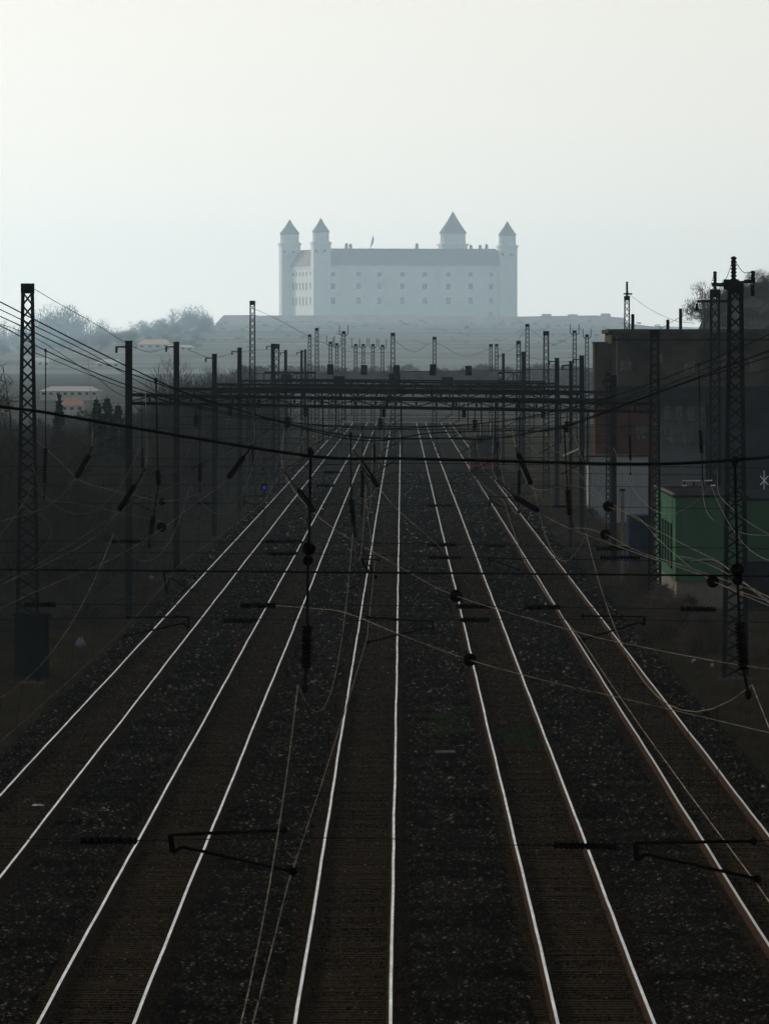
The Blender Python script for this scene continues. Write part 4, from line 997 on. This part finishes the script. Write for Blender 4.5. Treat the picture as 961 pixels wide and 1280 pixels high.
# ------------------------------------------------------------------ locomotive on the right track
Yl = 832.0; xl_ = TRACKS[4]; LC = thing('locomotive', (xl_, Yl, 0), 'dark locomotive with a dull red front band on the rightmost track', 'locomotive')
b = MB(); w2 = 1.32
b.hexa([(xl_ - w2, Yl, 0.95), (xl_ + w2, Yl, 0.95), (xl_ + w2, Yl + 15, 0.95), (xl_ - w2, Yl + 15, 0.95), (xl_ - w2, Yl, 2.1), (xl_ + w2, Yl, 2.1), (xl_ + w2, Yl + 15, 2.1), (xl_ - w2, Yl + 15, 2.1)]); b.build('lower_body', LOCORED, LC)
b = MB(); b.hexa([(xl_ - w2, Yl + .02, 2.104), (xl_ + w2, Yl + .02, 2.104), (xl_ + w2, Yl + 15, 2.104), (xl_ - w2, Yl + 15, 2.104), (xl_ - w2 * .9, Yl + .5, 3.5), (xl_ + w2 * .9, Yl + .5, 3.5), (xl_ + w2 * .9, Yl + 14.5, 3.5), (xl_ - w2 * .9, Yl + 14.5, 3.5)]); b.build('cab', LOCOBLUE, LC)
b = MB(); b.hexa([(xl_ - w2 * .88, Yl + .6, 3.504), (xl_ + w2 * .88, Yl + .6, 3.504), (xl_ + w2 * .88, Yl + 14, 3.504), (xl_ - w2 * .88, Yl + 14, 3.504), (xl_ - w2 * .5, Yl + .8, 3.85), (xl_ + w2 * .5, Yl + .8, 3.85), (xl_ + w2 * .5, Yl + 13.5, 3.85), (xl_ - w2 * .5, Yl + 13.5, 3.85)]); b.build('roof', DARKSTEEL, LC)
b = MB(); b.box(xl_ - 1.25, xl_ + 1.25, Yl + 0.3, Yl + 14.6, 0.30, 0.945); b.build('underframe', DARKSTEEL, LC)
b = MB(); b.box(xl_ - 1.3, xl_ + 1.3, Yl - 0.25, Yl + 0.28, 0.35, 0.9); b.build('buffer_beam', DARKSTEEL, LC)
for s in (-1, 1):
    b = MB(); b.tube([(xl_ + s * .88, Yl - .7, .98), (xl_ + s * .88, Yl - .6, .98), (xl_ + s * .88, Yl - .6, .98), (xl_ + s * .88, Yl - .02, .98)], [.22, .22, .09, .09], 10); b.build('buffer', DARKSTEEL, LC)
    b = MB(); b.hexa([(xl_ + s * .6 - .45, Yl + .13, 2.45), (xl_ + s * .6 + .45, Yl + .13, 2.45), (xl_ + s * .6 + .45, Yl + .22, 2.45), (xl_ + s * .6 - .45, Yl + .22, 2.45),
        (xl_ + s * .58 - .42, Yl + .35, 3.2), (xl_ + s * .58 + .42, Yl + .35, 3.2), (xl_ + s * .58 + .42, Yl + .44, 3.2), (xl_ + s * .58 - .42, Yl + .44, 3.2)]); b.build('windscreen', GLASSDARK, LC)
    b = MB(); b.tube([(xl_ + s * .85, Yl - .06, 1.5), (xl_ + s * .85, Yl - .003, 1.5)], .13, 10); b.build('headlight', GLASSDARK, LC)
    b = MB(); b.bar((xl_ + s * .42, Yl + 2, 3.86), (xl_ + s * .42, Yl + 2, 4.95), 0.07); b.build('roof_insulator', WHITEPAINT, LC)
    for k in range(4):
        yy = Yl + 2 + k * 3.4
        b = MB(); b.tube([(xl_ + s * .69, yy, .5), (xl_ + s * .80, yy, .5)], .5, 16); b.build('wheel', DARKSTEEL, LC)
b = MB(); b.bar((xl_ - .9, Yl + 2.4, 4.75), (xl_ + .9, Yl + 2.4, 4.75), .06); b.bar((xl_ - .5, Yl + 4, 3.86), (xl_ - .5, Yl + 2.4, 4.7), .05); b.bar((xl_ + .5, Yl + 4, 3.86), (xl_ + .5, Yl + 2.4, 4.7), .05); b.build('pantograph', DARKSTEEL, LC)

# ------------------------------------------------------------------ trackside things
Yt = 12000 * (CAM_Z - BED) / (956 - 450.0)
BX = thing('cable_box', at(557, 956, Yt), 'low dark cable box with a pale lid edge between the tracks', 'box')
x0, x1 = xat(546, Yt), xat(568, Yt)
b = MB(); b.box(x0, x1, Yt, Yt + 0.6, BED - 0.1, BED + 0.30); b.build('body', DARKSTEEL, BX)
b = MB(); b.box(x0 - 0.02, x1 + 0.02, Yt - 0.02, Yt + 0.62, BED + 0.304, BED + 0.345); b.build('lid', CONCRETE, BX)
def ground_y(py, z): return FPX * (CAM_Z - z) / (py - PY)
def litter(px, py, w_, h_, label, m=LITTER, z=GROUND + 0.05, seed=0, name='litter', group='pieces of litter beside the tracks', cat='litter'):
    Yq = ground_y(py, z); rg = random.Random(seed); c = at(px, py, Yq); n = 7
    b = MB()
    lo = [(c.x + w_ / 2 * math.cos(2 * math.pi * i / n) * rg.uniform(.7, 1.1), Yq + w_ / 2 * math.sin(2 * math.pi * i / n) * rg.uniform(.7, 1.1), c.z - 0.05) for i in range(n)]
    mid = [(c.x + (x - c.x) * rg.uniform(.7, 1.1), Yq + (y - Yq) * rg.uniform(.7, 1.1), c.z + h_ * rg.uniform(.3, .7)) for x, y, _ in lo]
    top = [(c.x + (x - c.x) * rg.uniform(.2, .5), Yq + (y - Yq) * rg.uniform(.2, .5), c.z + h_ * rg.uniform(.8, 1.1)) for x, y, _ in lo]
    b.add(lo + mid + top, [(i, (i + 1) % n, n + (i + 1) % n, n + i) for i in range(n)] + [(n + i, n + (i + 1) % n, 2 * n + (i + 1) % n, 2 * n + i) for i in range(n)] + [tuple(range(2 * n, 3 * n))])
    o = b.build(name, m); return tag(o, label, cat, group)
litter(48, 1008, 0.42, 0.05, 'crumpled white rag lying against the leftmost track', z=BED + 0.04, seed=1, name='rag', cat='rag')
litter(868, 832, 0.30, 0.22, 'greyish crumpled bag in the weeds, left of two white ones', seed=2, name='plastic_bag', cat='bag')
litter(890, 838, 0.22, 0.24, 'small white bag right of a greyish crumpled one', seed=3, name='plastic_bag', cat='bag')
litter(861, 885, 0.22, 0.12, 'flat white scrap near the rightmost rail', seed=4)
litter(384, 967, 0.07, 0.06, 'single pale stone left of the middle track', z=BED + 0.06, seed=5, name='pale_stone', cat='stone')
litter(822, 1102, 0.05, 0.05, 'tiny bright white scrap below the right steady arm', z=BED + 0.06, seed=6)
litter(930, 1253, 0.07, 0.05, 'white pebble at the lower right corner', z=BED + 0.06, seed=7, name='pale_stone', cat='stone')
litter(78, 731, 0.16, 0.16, 'small white scrap in the grass right of the left mast', seed=8)
litter(101, 812, 0.46, 0.50, 'pale blue-grey drum lying in the grass right of the left mast foot', m=PALEBLUE, seed=9, name='plastic_drum', cat='drum')
litter(190, 728, 0.38, 0.36, 'pale blue-grey box beside the foot of a plain post', m=PALEBLUE, seed=10, name='plastic_box', cat='box')
litter(402, 637, 0.30, 0.08, 'white scrap lying between the second pair of rails', z=BED + 0.05, seed=11)
litter(690, 824, 0.09, 0.06, 'bright white scrap between the fourth and fifth tracks', z=BED + 0.06, seed=12)
litter(668, 748, 0.13, 0.09, 'left one of two pale scraps beside the rightmost track', z=BED + 0.06, seed=13)
litter(682, 756, 0.12, 0.09, 'right one of two pale scraps beside the rightmost track', z=BED + 0.06, seed=14)
litter(703, 700, 0.5, 0.05, 'long pale scrap between the rightmost rails', z=BED + 0.05, seed=15)
litter(905, 1205, 0.22, 0.10, 'black lump lying in the ballast at lower right', m=DARKSTEEL, z=BED + 0.05, seed=16, name='scrap_lump', cat='scrap')
litter(953, 985, 0.1, 0.07, 'white scrap beyond the rightmost rail', z=BED + 0.06, seed=17)
# blue shunting lamp
Yz = 600.0
BLP = thing('shunting_signal', at(330, 612, Yz) * 1.0, 'small post signal with a lit blue lamp left of the tracks', 'signal')
x = xat(330.3, Yz)
b = MB(); b.bar((x, Yz + 0.1, GROUND), (x, Yz + 0.1, zat(613, Yz)), 0.08); b.build('post', DARKSTEEL, BLP)
b = MB(); b.box(x - .2, x + .2, Yz - .02, Yz + .2, zat(613, Yz) + .005, zat(604, Yz)); b.build('housing', DARKSTEEL, BLP)
b = MB(); b.tube([(x, Yz - .08, zat(609.3, Yz)), (x, Yz - .024, zat(609.3, Yz))], 0.095, 12); b.build('lens', BLUELAMP, BLP)

# ------------------------------------------------------------------ trees
def bare_tree_geo(seed, H, spread=0.45, twigs=5, depth=4, tw=0.03, lean=0.0, fork=0.28, droop=0.0):
    """returns (limbs MB, twigs MB) for a leafless tree at the origin"""
    rg = random.Random(seed); limb, tg_ = MB(), MB()
    def grow(p, d, L, r, lev):
        pts = [p]; q = p; dd = d.copy(); ns = 3 if lev < 2 else 2
        for i in range(ns):
            dd = (dd + Vector((rg.uniform(-1, 1), rg.uniform(-1, 1), rg.uniform(-.4, .7))) * 0.16).normalized()
            q = q + dd * (L / ns); pts.append(q)
        rs = [r * (1 - 0.45 * i / ns) for i in range(ns + 1)]
        limb.tube(pts, rs, 5 if lev == 0 else (4 if lev == 1 else 3), cap=False)
        if lev >= depth:
            for k in range(twigs):
                s = pts[0].lerp(pts[-1], rg.uniform(.1, 1)); a = Vector((rg.uniform(-1, 1), rg.uniform(-1, 1), rg.uniform(-.5, 1.0))).normalized()
                a = (a + dd * 0.7 + Vector((0, 0, -droop))).normalized(); e = s + a * L * rg.uniform(.5, 1.15)
                u = a.cross(Vector((rg.uniform(-1, 1), rg.uniform(-1, 1), rg.uniform(-1, 1)))).normalized() * tw
                m1 = s.lerp(e, .5) + Vector((rg.uniform(-1, 1), rg.uniform(-1, 1), rg.uniform(-1, 1))) * L * .1
                tg_.add([s - u, s + u, m1 + u * .7, m1 - u * .7, e], [(0, 1, 2, 3), (3, 2, 4)])
            return
        nb = rg.choice((3, 4, 4)) if lev else rg.choice((5, 6, 7))
        for k in range(nb):
            f = fork + (1 - fork) * (k + rg.random()) / nb if lev == 0 else rg.uniform(.35, 1)
            i = min(int(f * ns), ns - 1); s = pts[i].lerp(pts[i + 1], f * ns - i)
            az = rg.uniform(0, 6.28) if lev else k * 2.4 + rg.uniform(-.5, .5)
            o = Vector((math.cos(az), math.sin(az), 0)); 
            sp = spread * rg.uniform(.7, 1.5)
            nd_ = (dd * (1 - sp) + o * sp + Vector((0, 0, .12 - droop * .3))).normalized()
            grow(s, nd_, L * rg.uniform(.48, .72) * (1.0 - .35 * f if lev == 0 else 1), r * (1 - .45 * f) * rg.uniform(.4, .6), lev + 1)
        if lev < depth: grow(pts[-1], dd, L * .55, rs[-1], lev + 1)
    grow(Vector((0, 0, -0.3)), Vector((lean, 0, 1)).normalized(), H * 0.55, H * 0.017, 0)
    return limb, tg_
def mesh_of(b, name, m):
    me = bpy.data.meshes.new(name); me.from_pydata(b.v, [], b.f); me.materials.append(m); return me
def fit_height(b1, b2, H):
    mz = max(max(v[2] for v in b1.v), max((v[2] for v in b2.v), default=0))
    k = H / mz
    for b in (b1, b2): b.v = [(x * k, y * k, z * k) for x, y, z in b.v]
def tree_from(meshes, name, loc, label, cat, group, rz=0.0, s=(1, 1, 1)):
    t = thing(name, loc, label, cat, group); t.rotation_euler = (0, 0, rz); t.scale = s
    for nm, me in meshes:
        o = bpy.data.objects.new(nm, me); COL.objects.link(o); o.parent = t
    return t
def make_tree(seed, H, **k):
    a, c = bare_tree_geo(seed, H, **k); fit_height(a, c, H)
    return [('trunk', mesh_of(a, 'trunk', BARK)), ('crown', mesh_of(c, 'crown', TWIG))]
# trees on the left ridge
def dome_tree_geo(seed, H=20.0, wd=11.0, n=4200, lobes=9, w_=0.05, tm=None, low=.10):
    """broad leafless crown: a forking trunk and a dome of fine, mostly rising twigs with gaps between its lobes"""
    g = np.random.default_rng(seed); tr = MB()
    tr.tube([(0, 0, -1.0), (0.1, 0, H * .2), (0.2, 0.1, H * .45), (.2, .1, H * .75)], [H * .020, H * .016, H * .010, H * .004], 6)
    lob = []
    for k in range(lobes):
        a = k * 2.4 + g.uniform(-.5, .5); f = g.uniform(.25, .95); z = H * (.25 + .55 * (1 - f) + g.uniform(-.08, .14))
        c = Vector((wd * .36 * f * math.cos(a), wd * .36 * f * math.sin(a), z)); lob.append((c, H * g.uniform(.13, .21)))
        s0 = Vector((0.15, 0, H * g.uniform(.12, .4)))
        for q in range(3):
            e = c + Vector((g.normal() * .06 * H, g.normal() * .06 * H, H * g.uniform(.02, .14)))
            tr.tube([s0, s0.lerp(e, .5) + Vector((0, 0, -H * .015)), e], [H * .009, H * .006, H * .002], 4, cap=False)
    V, F = [], []
    for i in range(n):
        c, R_ = lob[int(g.integers(lobes))]; d = g.normal(size=3); d /= np.linalg.norm(d)
        p = np.array(c) + d * R_ * g.uniform(0, 1) ** .5 * np.array((1, 1, 1.15))
        if p[2] < H * low: p[2] = H * g.uniform(low, .5)
        up = np.array((p[0] / wd * .9, p[1] / wd * .9, .75)) + g.normal(size=3) * .38; up /= np.linalg.norm(up)
        e = p + up * H * g.uniform(.04, .11)
        u = np.cross(e - p, g.normal(size=3)); u /= np.linalg.norm(u) + 1e-9
        k = len(V); V += [p - u * w_, p + u * w_, e]; F.append((k, k + 1, k + 2))
    cm = bpy.data.meshes.new('crown'); cm.from_pydata([tuple(v) for v in V], [], F); cm.materials.append(tm or TWIG)
    return [('trunk', mesh_of(tr, 'trunk', BARK)), ('crown', cm)]
RT = [dome_tree_geo(100 + k, wd=g_, lobes=lb, n=2600, w_=0.085) for k, (g_, lb) in enumerate(((10, 8), (15, 12), (12, 9), (17, 13), (9, 7), (13, 10)))]
ridge = [(-14, 398, 450), (4, 404, 450), (22, 408, 450), (42, 396, 452), (60, 386, 454), (77, 383, 454), (96, 394, 452), (113, 398, 452), (131, 405, 450), (148, 411, 448), (166, 404, 440), (183, 401, 438),
         (201, 396, 436), (217, 389, 434), (232, 386, 432), (246, 385, 430), (258, 392, 428), (273, 404, 424)]
rg = random.Random(4)
for i, (px, yt, yb_) in enumerate(ridge):
    Yr_ = 15800 + rg.uniform(-250, 250); Ht = (yb_ - yt) * Yr_ / FPX; q = Ht / 20 * 1.15
    tree_from(RT[i % 6], 'ridge_tree', (xat(px, Yr_), Yr_, zat(yb_, Yr_)), f'{ORD[i]} hazy bare tree from the left on the skyline ridge', 'tree', 'bare trees on the hazy ridge', rg.uniform(0, 6), (q * 1.15, q * 1.15, q))
# single bare trees
TA = make_tree(31, 12.0, spread=.55, twigs=6, depth=4, tw=0.022, lean=.15)
Yv = 420; tree_from(TA, 'bare_tree', (xat(-14, Yv), Yv, GROUND), 'spreading bare tree at the left edge behind the tall mast', 'tree', None, 1.0, (1.05, 1.05, (zat(452, Yv) - GROUND) / 12))
TB = [dome_tree_geo(41 + k, H=12.0, wd=g_, n=5200, lobes=lb, w_=0.02) for k, (g_, lb) in enumerate(((9, 10), (10, 12), (7, 8), (5, 6)))]
for i, (px, Yv, yt, l) in enumerate(((268, 800, 437, 'bare tree behind the third plain post, thick with twigs'), (318, 830, 441, 'bare tree just left of the short lattice mast'),
        (240, 760, 448, 'bare tree behind the second plain post'), (208, 700, 446, 'slender bare tree between two plain posts on the left'),
        (292, 900, 446, 'twiggy bare tree between the third and fourth plain posts'), (190, 860, 486, 'low bushy tree right of the gantry end post'), (96, 600, 512, 'low dark bushy tree left of the conifers'),
        (58, 520, 520, 'dark bushy tree just right of the tall left mast'), (8, 560, 500, 'broad dark bush at the left edge behind the spreading tree'), (178, 520, 530, 'dark bush between the gantry end post and the second post'), (243, 640, 520, 'dark twiggy tree just right of the second plain post'), (285, 760, 505, 'dark twiggy tree between the third post and the blue lamp'),
        (132, 470, 548, 'dark bush at the foot of the conifers'), (88, 440, 560, 'dark bush low on the bank right of the tall left mast'), (12, 400, 560, 'dark bush at the left edge beside the tall mast'), (205, 590, 538, 'low dark bush left of the second plain post'))):
    Ht = zat(yt, Yv) - GROUND; tree_from(TB[i % 4], 'bare_tree', (xat(px, Yv), Yv, GROUND), l, 'tree', 'bare trees left of the line', i * 1.3, (Ht / 12 * .85, Ht / 12 * .85, Ht / 12))
for i, (px, yt, l) in enumerate(((880, 350, 'bare tree on the left shoulder of the dark hillock'), (905, 352, 'bare tree behind the masts on the dark hillock'), (930, 350, 'bushy bare tree on the hillock right of the thick mast'),
        (955, 336, 'tallest bare tree on the hillock at the right edge'), (985, 338, 'bare tree on the hillock past the right edge'))):
    Yv = 1480; yb_ = [402, 384, 372, 360, 354][i]; Ht = (yb_ - yt + 14) * Yv / FPX
    if i == 4: continue
    tree_from(RT[(i + 1) % 6], 'hillock_tree', (xat(px, Yv), Yv, zat(yb_ + 12, Yv)), l, 'tree', 'bare trees on the dark hillock', i * 1.7, (Ht / 20 * 1.3, Ht / 20 * 1.3, Ht / 20))
# conifers
def conifer(seed, H, R0):
    rg = random.Random(seed); tr, fo = MB(), MB()
    tr.tube([(0, 0, -.3), (0, 0, H * .5), (0, 0, H)], [H * .018, H * .011, .02], 6)
    lv = int(H / .26)
    for i in range(lv):
        z = H * (.08 + .92 * i / lv); rr = R0 * (1 - i / lv) ** .85 + .12
        for k in range(11):
            a = rg.uniform(0, 6.28); L = rr * rg.uniform(.6, 1.15); d = Vector((math.cos(a), math.sin(a), rg.uniform(-.35, .05)))
            p = Vector((0, 0, z)); e = p + d * L; s_ = Vector((-math.sin(a), math.cos(a), 0)) * L * .30
            fo.add([p, p.lerp(e, .55) + s_, e, p.lerp(e, .55) - s_], [(0, 1, 2, 3)])
            fo.add([p, p.lerp(e, .5) + Vector((0, 0, .04)), e, p.lerp(e, .6) - Vector((0, 0, rg.uniform(.2, .42)))], [(0, 1, 2, 3)])
            for q in range(5):
                f = rg.uniform(.3, .95); c = p.lerp(e, f); u = Vector((rg.uniform(-1, 1), rg.uniform(-1, 1), rg.uniform(-.9, .2))) * L * .28
                v_ = u.cross(Vector((0, 0, 1))).normalized() * .05
                fo.add([c - v_, c + v_, c + u], [(0, 1, 2)])
    return [('trunk', mesh_of(tr, 'trunk', BARK)), ('crown', mesh_of(fo, 'crown', NEEDLE))]
for i, (px, Yv, yt, r0, l) in enumerate(((121, 640, 495, 2.0, 'left one of two dark conifers behind the left mast'), (134, 655, 494, 2.2, 'right one of two dark conifers behind the left mast'),
        (74, 700, 489, 1.2, 'slim conifer before the pale sheet roof'), (148, 690, 503, 2.2, 'broad dark conifer against the gantry end post'))):
    Ht = zat(yt, Yv) - GROUND; tree_from(conifer(60 + i, Ht, r0), 'conifer', (xat(px, Yv), Yv, GROUND), l, 'tree', 'conifers left of the line', i)

# thickets: masses of twigs nobody could count
def thicket(name, spots, seed, base, m, label_mesh=None):
    """many copies of the bush arrays in base = list of (V, F3) joined into one stuff mesh"""
    rg = np.random.default_rng(seed); Vs, Fs, k = [], [], 0
    for (x, y, z, h, wdt) in spots:
        V, F = base[rg.integers(len(base))]; a = rg.uniform(0, 6.28); c, s = math.cos(a), math.sin(a)
        W = np.empty_like(V); W[:, 0] = (V[:, 0] * c - V[:, 1] * s) * wdt + x; W[:, 1] = (V[:, 0] * s + V[:, 1] * c) * wdt + y; W[:, 2] = V[:, 2] * h + z
        Vs.append(W); Fs.append(F + k); k += len(V)
    me = numpy_mesh(name, np.concatenate(Vs), np.concatenate(Fs), m)
    o = bpy.data.objects.new(name, me); COL.objects.link(o); tag(o, kind='stuff'); return o
def bush_base(seed, n, wt):
    """a unit-height rounded bush: upright stems and a volume of fine twigs"""
    rg = np.random.default_rng(seed); V, F = [], []
    for i in range(n):
        stem = i < n * .12
        if stem:
            p = np.array([rg.normal() * .12, rg.normal() * .12, -0.05]); e = np.array([p[0] * 4 + rg.normal() * .2, p[1] * 4 + rg.normal() * .2, rg.uniform(.5, .95)]); ww = wt * 1.6
        else:
            r = rg.uniform(0, 1) ** .5; a = rg.uniform(0, 6.28); zz = rg.uniform(.0, 1.0)
            rad = (0.55 * math.sin(math.pi * min(1, .22 + zz * .78)) + .05) * r * rg.uniform(.8, 1.25)
            p = np.array([rad * math.cos(a), rad * math.sin(a), zz * .88]); d = np.array([math.cos(a) * .6 + rg.normal() * .6, math.sin(a) * .6 + rg.normal() * .6, rg.uniform(-.3, 1.2)]); d /= np.linalg.norm(d)
            e = p + d * rg.uniform(.10, .26); ww = wt
        u = np.cross(e - p, rg.normal(size=3)); u /= np.linalg.norm(u) + 1e-9
        k = len(V); V += [p - u * ww, p + u * ww, e]; F.append([k, k + 1, k + 2])
    return np.array(V), np.array(F)
BB = [bush_base(k, 1100, .011) for k in range(5)]
BC_ = [bush_base(20 + k, 500, .02) for k in range(4)]
rg = random.Random(77)
def as_arrays(me):
    V = np.empty(len(me.vertices) * 3, dtype=np.float32); me.vertices.foreach_get('co', V)
    return V.reshape(-1, 3), np.array([tuple(p.vertices) for p in me.polygons])
CR = []
for k in range(4):
    V, F = as_arrays(dome_tree_geo(300 + k, H=1.0, wd=.75, n=700, lobes=9, w_=.006)[1][1]); CR.append((V.astype(float), F))
spots = []
for k in range(330):       # the wooded slope left of the castle
    Yv = rg.uniform(9500, 17500); x = xat(rg.uniform(-60, 262), Yv); h = rg.uniform(9, 24) * Yv / FPX
    spots.append((x, Yv, HILL_Z(x, Yv) - .2 * h, h, h * 1.3))
for k in range(160):       # scrub below the fortress wall and along the crest to its right
    Yv = rg.uniform(9500, 17300); x = xat(rg.uniform(262, 840), Yv); h = rg.uniform(3, 8) * Yv / FPX
    spots.append((x, Yv, HILL_Z(x, Yv) - .25 * h, h, h * 2.0))
thicket('hillside_wood', spots, 9, CR, TWIG)
spots = []
for k in range(110):
    Yv = rg.uniform(1275, 1500); x = xat(rg.uniform(858, 1010), Yv); h = rg.uniform(2.2, 4.8)
    spots.append((x, Yv, HILLOCK_Z(x, Yv) - .3, h, h * 1.2))
thicket('hillock_wood', spots, 12, CR, TWIG)
spots = []
for k in range(230):
    Yv = rg.uniform(430, 980); lim = 15.2 if Yv < 800 else 13.5
    x = -rg.uniform(lim, min(lim + 16, 510 * Yv / FPX + 6)); h = rg.uniform(2.0, 5.6) * (1 if x < -17 else .75)
    spots.append((x, Yv, GROUND, h, h * rg.uniform(.8, 1.2)))
for k in range(26):        # low bushes close to the tall left mast
    Yv = rg.uniform(345, 440); spots.append((-rg.uniform(13.6, 19), Yv, GROUND, rg.uniform(1.0, 2.6), rg.uniform(1.2, 2.6)))
thicket('left_thicket', spots, 3, BB, TWIG)
spots = []
for k in range(60):       # second, farther bank of brush on the left, and taller trees behind
    Yv = rg.uniform(900, 1500); q_ = rg.uniform(-20, 335); x = xat(q_, Yv); h = rg.uniform(4, 8.0) * (0.5 if q_ < 190 else 1)
    spots.append((x, Yv, GROUND, h, h * 1.1))
thicket('far_left_thicket', spots, 4, BC_, TWIG)
spots = []
for k in range(150):      # scrub and trees closing the line far off
    Yv = rg.uniform(3200, 5200); x = xat(rg.uniform(300, 780), Yv); h = rg.uniform(4.0, 10.0)
    spots.append((x, Yv, GROUND, h, h * 1.2))
thicket('far_scrub', spots, 5, BC_, TWIG)
spots = []
for k in range(46):
    Yv = rg.uniform(330, 660); x = rg.uniform(10.4, 13.0) if Yv > 470 else rg.uniform(10.4, 11.5); h = rg.uniform(.6, 1.9)
    spots.append((x, Yv, GROUND, h, h * .9))
for k in range(40):
    Yv = rg.uniform(300, 410); x = rg.uniform(12.2, 18); h = rg.uniform(.3, .7); spots.append((x, Yv, GROUND, h, h * 1.3))
for k in range(40):
    Yv = rg.uniform(440, 1100); x = rg.uniform(9.4, 10.6); h = rg.uniform(.4, 1.2); spots.append((x, Yv, GROUND, h, h))
thicket('right_brush', spots, 6, BB, BRUSH)
spots = []
for k in range(90):
    Yv = rg.uniform(300, 420); x = -rg.uniform(13, 22); h = rg.uniform(.3, 1.1); spots.append((x, Yv, GROUND, h, h * 1.4))
thicket('left_weeds', spots, 7, BB, GRASS)

# ------------------------------------------------------------------ the hazy air
HZ_DENS, HZ_G = 3.0e-5, 0.6
b = MB(); b.box(-12000, 12000, -300, 28500, GROUND - 3.0, 345.0)
hz = b.build('haze', [], pivot=(0, 0, 0)); tag(hz, kind='stuff')
hm = bpy.data.materials.new('haze_air'); hm.use_nodes = True; hn = hm.node_tree; hn.nodes.clear()
ho = hn.nodes.new('ShaderNodeOutputMaterial'); pv = hn.nodes.new('ShaderNodeVolumePrincipled')
pv.inputs['Color'].default_value = (0.58, 0.82, 1.0, 1); pv.inputs['Density'].default_value = HZ_DENS; pv.inputs['Anisotropy'].default_value = HZ_G
hn.links.new(pv.outputs[0], ho.inputs['Volume']); hz.data.materials.append(hm)
